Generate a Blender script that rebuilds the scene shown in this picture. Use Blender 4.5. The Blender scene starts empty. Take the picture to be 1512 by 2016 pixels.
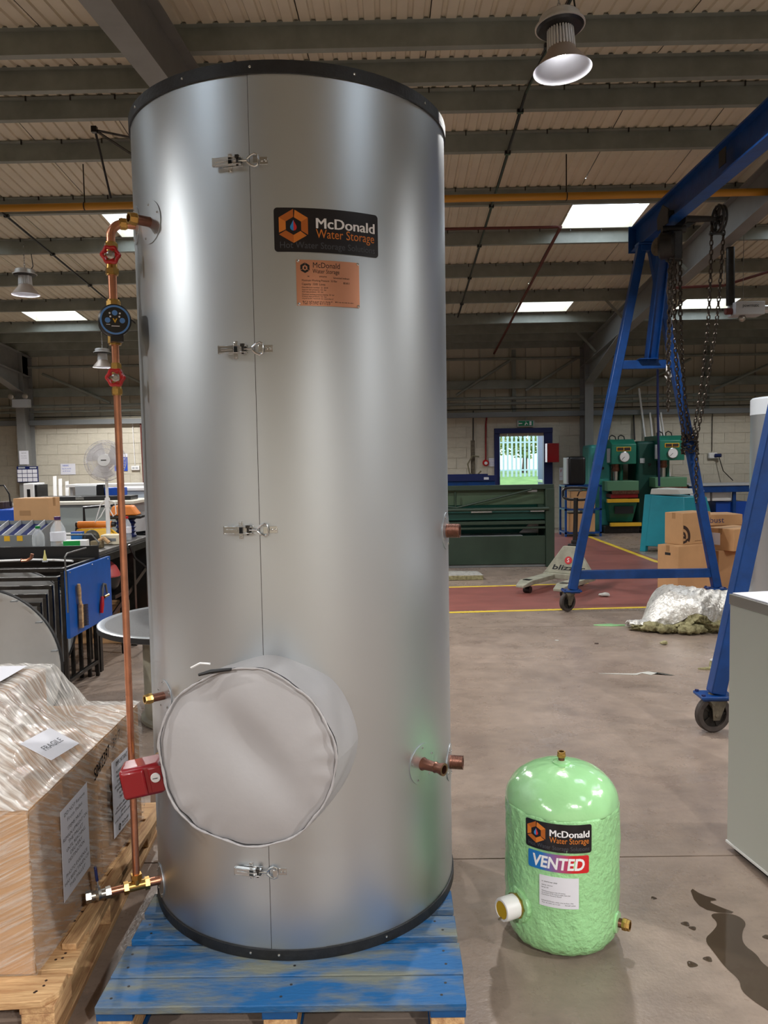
import bpy, bmesh, math, random
from mathutils import Matrix, Vector
random.seed(7)
PI = math.pi
sc = bpy.context.scene
COL = sc.collection

# ---------------------------------------------------------------- camera
cam_d = bpy.data.cameras.new('camera')
cam = bpy.data.objects.new('camera', cam_d)
COL.objects.link(cam)
cam_d.sensor_fit = 'VERTICAL'
cam_d.sensor_height = 36.0
cam_d.lens = 36.0 * 1550.0 / 2016.0
cam_d.clip_start, cam_d.clip_end = 0.05, 300
cam.matrix_world = (Matrix.Translation((0, 0, 1.61)) @ Matrix.Rotation(0.00882, 4, 'Z')
                    @ Matrix.Rotation(PI / 2 - 0.06875, 4, 'X') @ Matrix.Rotation(-0.01719, 4, 'Z'))
sc.camera = cam

# ---------------------------------------------------------------- sky and exposure
LAMP_W = 330.0        # each high bay lamp
PANE_E = 7.0          # daylight glowing through a rooflight sheet
sc.view_settings.view_transform = 'Standard'
sc.view_settings.look = 'None'
sc.view_settings.gamma = 1.0
sc.view_settings.use_curve_mapping = False
sc.view_settings.exposure = 0.0
world = bpy.data.worlds.new('sky')
sc.world = world
world.use_nodes = True
wb = world.node_tree.nodes['Background']
wb.inputs['Color'].default_value = (0.80, 0.90, 1.0, 1)
wb.inputs['Strength'].default_value = 2.2
sc.cycles.max_bounces = 8
sc.cycles.diffuse_bounces = 4
sc.cycles.glossy_bounces = 4
sc.cycles.transparent_max_bounces = 12
sc.cycles.sample_clamp_indirect = 4.0
sc.cycles.caustics_reflective = False
sc.cycles.caustics_refractive = False

# ---------------------------------------------------------------- materials
def lin(c):
    return tuple(((x / 255.0) / 12.92 if x <= 10 else (((x / 255.0) + 0.055) / 1.055) ** 2.4) for x in c)
MATS = {}
def mat(name, rgb, rough=0.5, metal=0.0, var=0.0, scale=6.0, stretch=(1, 1, 1), bump=0.0, bscale=None, rgb2=None,
        lo=0.35, hi=0.65, coat=0.0, aniso=0.0, rvar=0.0, objvar=0.0, alpha=1.0, trans=0.0, emit=0.0, spec=0.5, detail=4.0, gen=False):
    if name in MATS:
        return MATS[name]
    m = bpy.data.materials.new(name); m.use_nodes = True
    nt = m.node_tree; N = nt.nodes; L = nt.links
    b = N['Principled BSDF']
    c = lin(rgb)
    b.inputs['Base Color'].default_value = (*c, 1)
    b.inputs['Roughness'].default_value = rough
    b.inputs['Metallic'].default_value = metal
    b.inputs['Specular IOR Level'].default_value = spec
    b.inputs['Coat Weight'].default_value = coat
    b.inputs['Coat Roughness'].default_value = 0.08
    b.inputs['Alpha'].default_value = alpha
    b.inputs['Transmission Weight'].default_value = trans
    if aniso:
        b.inputs['Anisotropic'].default_value = aniso
    if emit:
        b.inputs['Emission Color'].default_value = (*c, 1)
        b.inputs['Emission Strength'].default_value = emit
    out = None
    if var or bump or rgb2 or rvar:
        tc = N.new('ShaderNodeTexCoord'); mp = N.new('ShaderNodeMapping')
        mp.inputs['Scale'].default_value = stretch
        L.new(tc.outputs['Generated' if gen else 'Object'], mp.inputs['Vector'])
        nz = N.new('ShaderNodeTexNoise'); nz.inputs['Scale'].default_value = scale
        nz.inputs['Detail'].default_value = detail; nz.inputs['Roughness'].default_value = 0.62
        L.new(mp.outputs['Vector'], nz.inputs['Vector'])
        rp = N.new('ShaderNodeMapRange')
        rp.inputs['From Min'].default_value = lo; rp.inputs['From Max'].default_value = hi
        L.new(nz.outputs['Fac'], rp.inputs['Value'])
        if var or rgb2:
            mx = N.new('ShaderNodeMix'); mx.data_type = 'RGBA'
            L.new(rp.outputs['Result'], mx.inputs['Factor'])
            if rgb2:
                a2, b2 = c, lin(rgb2)
            else:
                a2 = tuple(x * (1 - var) for x in c); b2 = tuple(min(1, x * (1 + var)) for x in c)
            mx.inputs['A'].default_value = (*a2, 1); mx.inputs['B'].default_value = (*b2, 1)
            out = mx.outputs['Result']
        if rvar:
            mr = N.new('ShaderNodeMapRange'); L.new(nz.outputs['Fac'], mr.inputs['Value'])
            mr.inputs['From Min'].default_value = lo; mr.inputs['From Max'].default_value = hi
            mr.inputs['To Min'].default_value = max(0, rough - rvar); mr.inputs['To Max'].default_value = min(1, rough + rvar)
            L.new(mr.outputs['Result'], b.inputs['Roughness'])
        if bump:
            n2 = N.new('ShaderNodeTexNoise'); n2.inputs['Scale'].default_value = bscale or scale * 3
            n2.inputs['Detail'].default_value = 3
            L.new(mp.outputs['Vector'], n2.inputs['Vector'])
            bp = N.new('ShaderNodeBump'); bp.inputs['Strength'].default_value = bump
            bp.inputs['Distance'].default_value = 0.01
            L.new(n2.outputs['Fac'], bp.inputs['Height']); L.new(bp.outputs['Normal'], b.inputs['Normal'])
    if objvar:
        oi = N.new('ShaderNodeObjectInfo'); hs = N.new('ShaderNodeHueSaturation')
        mr = N.new('ShaderNodeMapRange'); L.new(oi.outputs['Random'], mr.inputs['Value'])
        mr.inputs['To Min'].default_value = 1 - objvar; mr.inputs['To Max'].default_value = 1 + objvar
        L.new(mr.outputs['Result'], hs.inputs['Value'])
        if out: L.new(out, hs.inputs['Color'])
        else: hs.inputs['Color'].default_value = (*c, 1)
        out = hs.outputs['Color']
    if out:
        L.new(out, b.inputs['Base Color'])
    MATS[name] = m
    return m
def nodes(m):
    return m.node_tree.nodes, m.node_tree.links, m.node_tree.nodes['Principled BSDF']

GALV = mat('galvanised_sheet', (202, 208, 213), 0.40, 1.0, var=0.012, scale=1.5, lo=0.2, hi=0.8, spec=0.5)
STEEL = mat('bright_steel', (205, 207, 208), 0.22, 1.0)
DULL = mat('dull_steel', (120, 120, 118), 0.5, 0.8, var=0.2, scale=9)
DARKSTEEL = mat('dark_mill_steel', (60, 58, 56), 0.34, 0.8, var=0.3, scale=14)
BLACK = mat('black_rubber', (30, 31, 33), 0.5, 0, var=0.25, scale=30, bump=0.15)
BLKPL = mat('black_plastic', (20, 20, 22), 0.35)
COPPER = mat('copper_tube', (214, 150, 120), 0.30, 1.0, var=0.12, scale=14)
COPOLD = mat('tarnished_copper', (128, 88, 74), 0.38, 0.9, var=0.25, scale=25)
BRASS = mat('brass', (196, 158, 92), 0.3, 1.0, var=0.12, scale=30)
CHROME = mat('nickel_plate', (176, 173, 166), 0.32, 1.0)
RED = mat('red_enamel', (190, 16, 24), 0.28, 0, coat=0.4)
DRED = mat('dark_red_enamel', (136, 8, 22), 0.3, 0, coat=0.4)
GBLUE = mat('gantry_blue_paint', (0, 60, 126), 0.42, 0, var=0.16, scale=9, bump=0.1)
NAVY = mat('navy_paint', (22, 36, 92), 0.45)
WHITE = mat('white_plastic', (232, 232, 232), 0.38)
PAPER = mat('white_paper', (226, 227, 236), 0.7)
INK = mat('black_ink', (22, 22, 24), 0.6)
GINK = mat('grey_ink', (74, 76, 84), 0.6)
ORANGE = mat('orange_print', (214, 124, 42), 0.5)
ORANGE2 = mat('dark_orange_print', (184, 98, 30), 0.5)
STICK = mat('black_vinyl', (22, 19, 24), 0.35)
WPRINT = mat('white_print', (240, 240, 244), 0.5)
CARD = mat('cardboard', (190, 148, 104), 0.8, 0, var=0.07, scale=3, objvar=0.06)
CARDT = mat('cardboard_tape', (160, 122, 82), 0.4)
CARDD = mat('cardboard_print', (52, 34, 28), 0.7)
PINE = mat('pallet_pine', (222, 186, 138), 0.75, 0, rgb2=(178, 136, 94), scale=5, stretch=(1, 9, 9), bump=0.3, bscale=22, objvar=0.12)
PINEY = mat('pallet_pine_lengthwise', (218, 180, 132), 0.75, 0, rgb2=(172, 130, 92), scale=5, stretch=(9, 1, 9), bump=0.3, bscale=22, objvar=0.10)
BWOOD = mat('worn_blue_wood', (16, 88, 144), 0.62, 0, rgb2=(112, 116, 106), lo=0.40, hi=0.60, scale=3.2, stretch=(1, 3.2, 3.2), bump=0.3, bscale=30, objvar=0.12, detail=7)
BWOODE = mat('blue_wood_edge', (8, 74, 130), 0.6, 0, var=0.25, scale=8, bump=0.2)
GFOAM = mat('green_foam', (160, 218, 156), 0.3, 0, var=0.05, scale=7, bump=0.75, bscale=58, coat=0.25)
GDOME = mat('green_foam_gloss', (162, 220, 158), 0.18, 0, var=0.03, scale=5, bump=0.35, bscale=16, coat=0.7)
LAMINATE = mat('white_laminate', (190, 192, 186), 0.4)
STAINLESS = mat('stainless_trim', (170, 170, 165), 0.35, 0.9)
COVERF = mat('grey_coated_fabric', (164, 162, 164), 0.42, 0, var=0.03, scale=4, bump=0.04, bscale=60)
DGREEN = mat('machine_green', (42, 60, 48), 0.45, 0, var=0.12, scale=4)
DTEAL = mat('deep_teal', (0, 66, 56), 0.5)
PGREEN = mat('press_green', (28, 112, 92), 0.4, 0, var=0.1, scale=5)
PTEAL = mat('press_teal', (60, 146, 140), 0.4, 0, var=0.08, scale=5)
PLGREEN = mat('press_light_green', (92, 138, 106), 0.45)
TURQ = mat('turquoise_cabinet', (30, 140, 158), 0.35, 0, var=0.08, scale=3)
YELLOW = mat('yellow_paint', (226, 176, 40), 0.45)
BLUEP = mat('blue_plastic', (20, 76, 176), 0.4)
CONC = mat('cast_grey', (188, 188, 182), 0.7)
SGREY = mat('structural_grey', (124, 124, 122), 0.55, 0.0, var=0.08, scale=3)
PURL = mat('galvanised_purlin', (128, 132, 124), 0.5, 0.0, var=0.15, scale=2.5)
LINER = mat('roof_liner', (206, 198, 178), 0.5, 0, var=0.05, scale=2, objvar=0.035)
WLINER = mat('wall_liner', (190, 182, 164), 0.55, 0, var=0.05, scale=2, objvar=0.04)
BLOCKM = mat('painted_block', (200, 194, 178), 0.7, 0, var=0.05, scale=5, bump=0.3, bscale=40, objvar=0.012)
JOINT = mat('block_joint', (192, 186, 170), 0.85)
FOIL = mat('crinkled_foil', (240, 238, 232), 0.36, 0.55, bump=1.0, bscale=34, scale=22, rgb2=(150, 146, 140), lo=0.50, hi=0.72, detail=8)
WOOL = mat('mineral_wool', (176, 170, 130), 0.95, 0, rgb2=(120, 114, 80), scale=24, bump=1.0, bscale=50)
GLASSC = mat('clear_plastic', (226, 232, 236), 0.08, 0, alpha=0.34, spec=0.6)
LIGHTGREY = mat('light_grey_paint', (176, 180, 184), 0.5)
MIDGREY = mat('mid_grey_paint', (120, 124, 126), 0.5)
CHAINM = mat('oiled_chain', (70, 64, 58), 0.35, 0.85)
CASTBLK = mat('greasy_black_casting', (40, 37, 34), 0.45, 0.4, var=0.3, scale=20)
TYRE = mat('worn_caster_tyre', (62, 54, 50), 0.7, 0, var=0.25, scale=20)
RUST = mat('rusty_bracket', (96, 88, 74), 0.7, 0.3, var=0.3, scale=20)
GPIPE = mat('yellow_gas_pipe', (196, 140, 44), 0.45)
OXIDE = mat('red_oxide_conduit', (92, 40, 34), 0.6)
GRASS = mat('lawn_grass', (138, 178, 104), 0.9, 0, rgb2=(110, 150, 84), scale=3)
FENCE = mat('galvanised_fence', (200, 222, 236), 0.6, 0.0)  # pale blue carries the bright sky light in the colour
LEAF = mat('tree_leaf', (120, 146, 92), 0.7, 0, rgb2=(186, 184, 110), scale=0.8)
BARK = mat('tree_bark', (90, 74, 60), 0.9)
FLOORY = mat('floor_paint_yellow', (232, 200, 60), 0.5, 0, rgb2=(196, 164, 70), scale=5, lo=0.5, hi=0.75)
FLOORR = mat('floor_paint_red', (152, 92, 84), 0.42, 0, rgb2=(128, 78, 72), scale=2.2, stretch=(1, 2.5, 1), lo=0.35, hi=0.7, detail=8)
PANE = mat('rooflight_daylight', (226, 240, 255), 0.5, 0, emit=PANE_E)
LED = mat('led_emitter', (255, 252, 248), 0.5, 0, emit=15.0)
SHADEI = mat('lamp_shade_inside', (176, 178, 186), 0.4)
SHADEO = mat('lamp_shade_outside', (176, 160, 146), 0.4, 0.2)
GREENS = mat('exit_green', (0, 130, 90), 0.4)
LBLUE = mat('notice_blue', (40, 80, 190), 0.5)
PBLUE = mat('pump_blue', (92, 148, 220), 0.35)
PURPLE = mat('purple_cap', (70, 40, 90), 0.4)

def concrete():
    m = mat('concrete_floor', (150, 136, 123), 0.45)
    N, L, b = nodes(m)
    tc = N.new('ShaderNodeTexCoord')
    def noise(s, d, st=(1, 1, 1)):
        mp = N.new('ShaderNodeMapping'); mp.inputs['Scale'].default_value = st
        L.new(tc.outputs['Object'], mp.inputs['Vector'])
        n = N.new('ShaderNodeTexNoise'); n.inputs['Scale'].default_value = s; n.inputs['Detail'].default_value = d
        n.inputs['Roughness'].default_value = 0.65
        L.new(mp.outputs['Vector'], n.inputs['Vector']); return n.outputs['Fac']
    def ramp(f, a, bb):
        r = N.new('ShaderNodeMapRange'); r.inputs['From Min'].default_value = a; r.inputs['From Max'].default_value = bb
        L.new(f, r.inputs['Value']); return r.outputs['Result']
    def mix(f, A, B):
        x = N.new('ShaderNodeMix'); x.data_type = 'RGBA'; L.new(f, x.inputs['Factor'])
        for k, v in (('A', A), ('B', B)):
            if isinstance(v, tuple): x.inputs[k].default_value = (*lin(v), 1)
            else: L.new(v, x.inputs[k])
        return x.outputs['Result']
    c = mix(ramp(noise(0.9, 6), 0.3, 0.7), (142, 126, 114), (167, 149, 136))
    c = mix(ramp(noise(5, 5, (1, 2, 1)), 0.42, 1.05), c, (116, 104, 96))
    c = mix(ramp(noise(40, 4), 0.55, 0.95), c, (120, 110, 102))
    c = mix(ramp(noise(1.6, 4, (1.5, 0.8, 1)), 0.48, 0.95), c, (112, 98, 92))
    L.new(c, b.inputs['Base Color'])
    L.new(ramp(noise(3, 5), 0.0, 1.6), b.inputs['Roughness'])
    bp = N.new('ShaderNodeBump'); bp.inputs['Strength'].default_value = 0.12; bp.inputs['Distance'].default_value = 0.01
    L.new(noise(60, 3), bp.inputs['Height']); L.new(bp.outputs['Normal'], b.inputs['Normal'])
    return m
CONCRETE = concrete()
def streak_film(nm, a0, a1, st=(3, 46, 46), ro=(0.0, 0.45, 0.0)):
    m = mat(nm, (232, 228, 222), 0.14)
    N, L, b = nodes(m)
    tc = N.new('ShaderNodeTexCoord'); mp = N.new('ShaderNodeMapping')
    mp.inputs['Scale'].default_value = (3.2, 3.2, 1); mp.inputs['Rotation'].default_value = (0.5, 0.35, 0.75)
    mp2 = N.new('ShaderNodeMapping'); mp2.inputs['Scale'].default_value = st; mp.inputs['Scale'].default_value = (1, 1, 1); mp.inputs['Rotation'].default_value = ro
    L.new(tc.outputs['Object'], mp.inputs['Vector']); L.new(mp.outputs['Vector'], mp2.inputs['Vector'])
    n = N.new('ShaderNodeTexNoise'); n.inputs['Scale'].default_value = 2.2; n.inputs['Detail'].default_value = 6
    L.new(mp2.outputs['Vector'], n.inputs['Vector'])
    r = N.new('ShaderNodeMapRange'); r.inputs['From Min'].default_value = 0.42; r.inputs['From Max'].default_value = 0.66
    r.inputs['To Min'].default_value = a0; r.inputs['To Max'].default_value = a1
    L.new(n.outputs['Fac'], r.inputs['Value']); L.new(r.outputs['Result'], b.inputs['Alpha'])
    bp = N.new('ShaderNodeBump'); bp.inputs['Strength'].default_value = 0.7; bp.inputs['Distance'].default_value = 0.01
    L.new(n.outputs['Fac'], bp.inputs['Height']); L.new(bp.outputs['Normal'], b.inputs['Normal'])
    return m
FILM = streak_film('stretch_film', .10, .42, (3, 6, 70)); FILMT = streak_film('stretch_film_sheen', .34, .95, (2, 36, 5), (0.0, 0.0, 0.62)); FILMS = streak_film('stretch_film_side', .14, .60, (40, 2.5, 40), (0.5, 0, 0))  # whitish streaks in the alpha also stand for glossy highlights
def water():
    m = mat('floor_water', (88, 74, 60), 0.06, 0)
    N, L, b = nodes(m); b.inputs['Alpha'].default_value = 0.56
    return m
WATER = water()
def gradient_blue_red():
    m = mat('blue_red_vinyl', (60, 110, 190), 0.4)
    N, L, b = nodes(m)
    tc = N.new('ShaderNodeTexCoord'); sx = N.new('ShaderNodeSeparateXYZ'); L.new(tc.outputs['Generated'], sx.inputs[0])
    r = N.new('ShaderNodeMapRange'); r.inputs['From Min'].default_value = 0.2; r.inputs['From Max'].default_value = 0.72
    L.new(sx.outputs['X'], r.inputs['Value'])
    x = N.new('ShaderNodeMix'); x.data_type = 'RGBA'; L.new(r.outputs['Result'], x.inputs['Factor'])
    x.inputs['A'].default_value = (*lin((36, 118, 190)), 1); x.inputs['B'].default_value = (*lin((206, 34, 40)), 1)
    L.new(x.outputs['Result'], b.inputs['Base Color'])
    return m
BLUERED = gradient_blue_red()

# ---------------------------------------------------------------- mesh builder
def basis(d, up=(0, 0, 1)):
    d = Vector(d).normalized(); up = Vector(up)
    if abs(d.dot(up)) > 0.98: up = Vector((0, 1, 0)) if abs(d.y) < 0.9 else Vector((1, 0, 0))
    x = up.cross(d).normalized(); y = d.cross(x).normalized()
    return x, y, d
class G:
    def __init__(s): s.v = []; s.f = []; s.m = []; s.mi = 0
    def add(s, vs, fs):
        o = len(s.v); s.v += [tuple(p) for p in vs]
        for f in fs: s.f.append(tuple(i + o for i in f)); s.m.append(s.mi)
        return s
    def use(s, i): s.mi = i; return s
    def box(s, x0, x1, y0, y1, z0, z1):
        return s.add([(x0, y0, z0), (x1, y0, z0), (x1, y1, z0), (x0, y1, z0), (x0, y0, z1), (x1, y0, z1), (x1, y1, z1), (x0, y1, z1)],
                     [(0, 3, 2, 1), (4, 5, 6, 7), (0, 1, 5, 4), (1, 2, 6, 5), (2, 3, 7, 6), (3, 0, 4, 7)])
    def hexa(s, b4, t4):
        return s.add(list(b4) + list(t4), [(0, 3, 2, 1), (4, 5, 6, 7), (0, 1, 5, 4), (1, 2, 6, 5), (2, 3, 7, 6), (3, 0, 4, 7)])
    def beam(s, p0, p1, w, h, up=(0, 0, 1)):
        x, y, d = basis(Vector(p1) - Vector(p0), up); p0 = Vector(p0); p1 = Vector(p1)
        q = [(-w / 2, -h / 2), (w / 2, -h / 2), (w / 2, h / 2), (-w / 2, h / 2)]
        return s.hexa([p0 + x * a + y * b for a, b in q], [p1 + x * a + y * b for a, b in q])
    def section(s, pts, p0, p1, up=(0, 0, 1)):
        x, y, d = basis(Vector(p1) - Vector(p0), up); p0 = Vector(p0); p1 = Vector(p1); n = len(pts)
        vs = [p0 + x * a + y * b for a, b in pts] + [p1 + x * a + y * b for a, b in pts]
        return s.add(vs, [tuple(range(n))[::-1], tuple(range(n, 2 * n))] + [(i, (i + 1) % n, n + (i + 1) % n, n + i) for i in range(n)])
    def cyl(s, p0, p1, r0, r1=None, n=16, caps=True):
        r1 = r0 if r1 is None else r1
        p0 = Vector(p0); p1 = Vector(p1); x, y, d = basis(p1 - p0)
        vs = []
        for p, r in ((p0, r0), (p1, r1)):
            vs += [p + (x * math.cos(2 * PI * i / n) + y * math.sin(2 * PI * i / n)) * r for i in range(n)]
        fs = [(i, (i + 1) % n, n + (i + 1) % n, n + i) for i in range(n)]
        if caps: fs += [tuple(range(n))[::-1], tuple(range(n, 2 * n))]
        return s.add(vs, fs)
    def lathe(s, prof, n=32, o=(0, 0, 0), d=(0, 0, 1), wob=None, caps=True):
        x, y, d = basis(d); o = Vector(o); vs = []; k = len(prof)
        if d.z > 0.99: x, y = Vector((1, 0, 0)), Vector((0, 1, 0))
        for r, z in prof:
            for i in range(n):
                t = 2 * PI * i / n; rr = r + (wob(t, z) if wob and r > 1e-6 else 0)
                vs.append(o + (x * math.cos(t) + y * math.sin(t)) * rr + d * z)
        fs = []
        for j in range(k - 1):
            for i in range(n):
                a, b = j * n + i, j * n + (i + 1) % n
                fs.append((a, b, b + n, a + n))
        if caps and prof[0][0] > 1e-6: fs.append(tuple(range(n))[::-1])
        if caps and prof[-1][0] > 1e-6: fs.append(tuple(range((k - 1) * n, k * n)))
        return s.add(vs, fs)
    def ring(s, o, d, ro, ri, t, n=24):
        return s.lathe([(ri, 0), (ro, 0), (ro, t), (ri, t), (ri, 0.0)], n, o, d) if False else s._ring(o, d, ro, ri, t, n)
    def _ring(s, o, d, ro, ri, t, n):
        x, y, d = basis(d); o = Vector(o); vs = []
        for r, z in ((ri, 0), (ro, 0), (ro, t), (ri, t)):
            vs += [o + (x * math.cos(2 * PI * i / n) + y * math.sin(2 * PI * i / n)) * r + d * z for i in range(n)]
        fs = []
        for j in range(4):
            for i in range(n):
                a, b = j * n + i, j * n + (i + 1) % n; c, e = ((j + 1) % 4) * n + (i + 1) % n, ((j + 1) % 4) * n + i
                fs.append((a, b, c, e))
        return s.add(vs, fs)
    def torus(s, o, d, R, r, n=24, m=8, wav=None):
        x, y, d = basis(d); o = Vector(o); vs = []
        for i in range(n):
            t = 2 * PI * i / n; c = x * math.cos(t) + y * math.sin(t); RR = R * (1 + (wav(t) if wav else 0))
            for j in range(m):
                q = 2 * PI * j / m
                vs.append(o + c * (RR + r * math.cos(q)) + d * (r * math.sin(q)))
        return s.add(vs, [(i * m + j, ((i + 1) % n) * m + j, ((i + 1) % n) * m + (j + 1) % m, i * m + (j + 1) % m) for i in range(n) for j in range(m)])
    def tube(s, pts, r, n=8, closed=False):
        P = [Vector(p) for p in pts]; k = len(P); vs = []; px = None
        for i in range(k):
            if closed: d = P[(i + 1) % k] - P[i - 1]
            else: d = P[min(i + 1, k - 1)] - P[max(i - 1, 0)]
            d = d.normalized()
            if px is None: px, py, _ = basis(d)
            else:
                px = (px - d * px.dot(d)).normalized(); py = d.cross(px)
            rr = r[i] if isinstance(r, (list, tuple)) else r
            vs += [P[i] + (px * math.cos(2 * PI * j / n) + py * math.sin(2 * PI * j / n)) * rr for j in range(n)]
        fs = []
        for i in range(k if closed else k - 1):
            for j in range(n):
                a, b = i * n + j, i * n + (j + 1) % n; e = ((i + 1) % k) * n
                fs.append((a, b, e + (j + 1) % n, e + j))
        if not closed: fs += [tuple(range(n))[::-1], tuple(range((k - 1) * n, k * n))]
        return s.add(vs, fs)
    def prism(s, pts, vec):
        vec = Vector(vec); n = len(pts); P = [Vector(p) for p in pts]
        return s.add(P + [p + vec for p in P], [tuple(range(n))[::-1], tuple(range(n, 2 * n))] + [(i, (i + 1) % n, n + (i + 1) % n, n + i) for i in range(n)])
    def grid(s, fn, nu, nv, flip=False):
        vs = [fn(i / nu, j / nv) for j in range(nv + 1) for i in range(nu + 1)]; w = nu + 1
        fs = [(j * w + i, j * w + i + 1, (j + 1) * w + i + 1, (j + 1) * w + i) for j in range(nv) for i in range(nu)]
        return s.add(vs, [f[::-1] for f in fs] if flip else fs)
    def sphere(s, o, r, n=16, m=10, sq=(1, 1, 1), wob=None):
        o = Vector(o); vs = []
        for j in range(m + 1):
            a = PI * j / m
            for i in range(n):
                t = 2 * PI * i / n; u = Vector((math.sin(a) * math.cos(t) * sq[0], math.sin(a) * math.sin(t) * sq[1], math.cos(a) * sq[2]))
                vs.append(o + u * (r * (1 + (wob(u) if wob else 0))))
        return s.add(vs, [(j * n + i, (j + 1) * n + i, (j + 1) * n + (i + 1) % n, j * n + (i + 1) % n) for j in range(m) for i in range(n)])

WM = {}
def tag(o, label=None, cat=None, group=None, kind=None):
    if label: o['label'] = label
    if cat: o['category'] = cat
    if group: o['group'] = group
    if kind: o['kind'] = kind
    return o
def thing(name, label, cat, loc=(0, 0, 0), rz=0.0, group=None, kind=None):
    o = bpy.data.objects.new(name, None); COL.objects.link(o)
    o.empty_display_size = 0.1
    o.location = loc; o.rotation_euler = (0, 0, rz)
    WM[o.name] = Matrix.Translation(Vector(loc)) @ Matrix.Rotation(rz, 4, 'Z')
    return tag(o, label, cat, group, kind)
def root_of(o):
    while o.parent: o = o.parent
    return o
def build(g, name, m, parent=None, w=False, bevel=0.0, seg=2, angle=35, flat=False, label=None, kind=None, loc=None, rot=None):
    ms = m if isinstance(m, (list, tuple)) else [m]
    vs = g.v
    if w and parent:
        r = root_of(parent)
        if r.name in WM:
            iv = WM[r.name].inverted(); vs = [iv @ Vector(p) for p in vs]
    me = bpy.data.meshes.new(name)
    me.from_pydata([tuple(p) for p in vs], [], g.f)
    for x in ms: me.materials.append(x)
    me.polygons.foreach_set('material_index', g.m)
    bm = bmesh.new(); bm.from_mesh(me); bmesh.ops.recalc_face_normals(bm, faces=bm.faces[:]); bm.to_mesh(me); bm.free()
    if not flat:
        me.polygons.foreach_set('use_smooth', [True] * len(me.polygons))
        me.set_sharp_from_angle(angle=math.radians(angle))
    me.update()
    o = bpy.data.objects.new(name, me); COL.objects.link(o)
    if parent: o.parent = parent
    if loc: o.location = loc
    if rot: o.rotation_euler = rot
    if bevel:
        b = o.modifiers.new('bevel', 'BEVEL'); b.width = bevel; b.segments = seg; b.limit_method = 'ANGLE'; b.angle_limit = math.radians(40)
    if label: o['label'] = label
    if kind: o['kind'] = kind
    return o
def inst(src, parent, loc=(0, 0, 0), rot=(0, 0, 0), scale=(1, 1, 1), label=None):
    o = src.copy(); COL.objects.link(o); o.parent = parent; o.location = loc; o.rotation_euler = rot; o.scale = scale
    if label: o['label'] = label
    return o
def dup(root, loc, rz=0.0, label=None, scale=None):
    def cp(o, par):
        c = o.copy(); COL.objects.link(c); c.parent = par
        for ch in o.children: cp(ch, c)
        return c
    r = cp(root, None); r.location = loc; r.rotation_euler = (0, 0, rz)
    if scale: r.scale = scale
    if label: r['label'] = label
    return r
def txt(s, size=1.0, width=None, bold=0.0, align='LEFT', shear=0.0):
    cu = bpy.data.curves.new('t', 'FONT'); cu.body = s; cu.size = size; cu.offset = bold * size if bold >= .02 else 0; cu.align_x = align; cu.resolution_u = 3; cu.shear = shear
    ob = bpy.data.objects.new('t', cu); me = bpy.data.meshes.new_from_object(ob)
    vs = [tuple(v.co) for v in me.vertices]; fs = [tuple(p.vertices) for p in me.polygons]
    bpy.data.objects.remove(ob); bpy.data.meshes.remove(me)
    if width and vs:
        x0 = min(v[0] for v in vs); x1 = max(v[0] for v in vs); k = width / max(1e-6, x1 - x0)
        vs = [(x0 + (v[0] - x0) * k if align == 'LEFT' else v[0] * k, v[1], 0) for v in vs]
    return vs, fs
def puttxt(g, t, fn, u=0, v=0):
    vs, fs = t
    return g.add([fn(p[0] + u, p[1] + v) for p in vs], fs)
def plane_map(o, x, y, lift=0.0):
    o, x, y = Vector(o), Vector(x).normalized(), Vector(y).normalized(); n = x.cross(y) * lift
    return lambda u, v: o + x * u + y * v + n
def poly2d(g, pts, fn):
    return g.add([fn(a, b) for a, b in pts], [tuple(range(len(pts)))])

# ================================================================ THE HALL
RIDGE = 7.35
def zb(y):                                   # underside of the purlins
    return 4.63 - 0.1 * (y - 10) if y >= RIDGE else 4.895 - 0.1 * (RIDGE - y)
TILT = math.atan(0.1)
# ---- floor: concrete slabs with open joints, painted walkway and lines
floor = thing('floor', 'grey brown power floated concrete floor with a red painted walkway', None, kind='structure')
g = G().box(-14, 11, -5, 18, -0.14, -0.015); build(g, 'sub_base', DARKSTEEL, floor)
jy = [-5, 3.056, 7.322, 12.6, 17.6]; jx = [-14, -8.2, -2.4, 3.7, 11]
for i in range(4):
    for j in range(4):
        g = G().box(jx[j] + .004, jx[j + 1] - .004, jy[i] + .004, jy[i + 1] - .004, -0.013, 0)
        build(g, 'slab', CONCRETE, floor)
def flat(name, pts, m, z0=0.0005, z1=0.0015):
    g = G().prism([(x, y, z0) for x, y in pts], (0, 0, z1 - z0)); return build(g, name, m, floor, flat=True)
flat('red_walkway', [(-2.4, 8.02), (6, 8.36), (6, 9.7), (4.05, 11.5), (3.86, 16.2), (2.35, 16.2), (2.42, 9.78), (-2.4, 9.42)], FLOORR)
def line(p, q, w): 
    d = (Vector((*q, 0)) - Vector((*p, 0))).normalized(); n = Vector((-d.y, d.x, 0)) * w / 2
    p, q = Vector((*p, 0)), Vector((*q, 0))
    return [tuple((p + n).xy), tuple((p - n).xy), tuple((q - n).xy), tuple((q + n).xy)]
flat('yellow_line', line((-2.4, 7.9), (6, 8.36), 0.07), FLOORY, 0.0016, 0.0022)
flat('yellow_line', line((-2.4, 9.42), (2.42, 9.76), 0.07), FLOORY, 0.0016, 0.0022)
flat('yellow_line', line((3.86, 16.2), (3.93, 11.6), 0.09), FLOORY, 0.0016, 0.0022)
flat('yellow_line', line((3.93, 11.6), (4.7, 9.0), 0.09), FLOORY, 0.0016, 0.0022)
flat('yellow_line', line((2.42, 9.76), (2.36, 10.9), 0.07), FLOORY, 0.0016, 0.0022)

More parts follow.
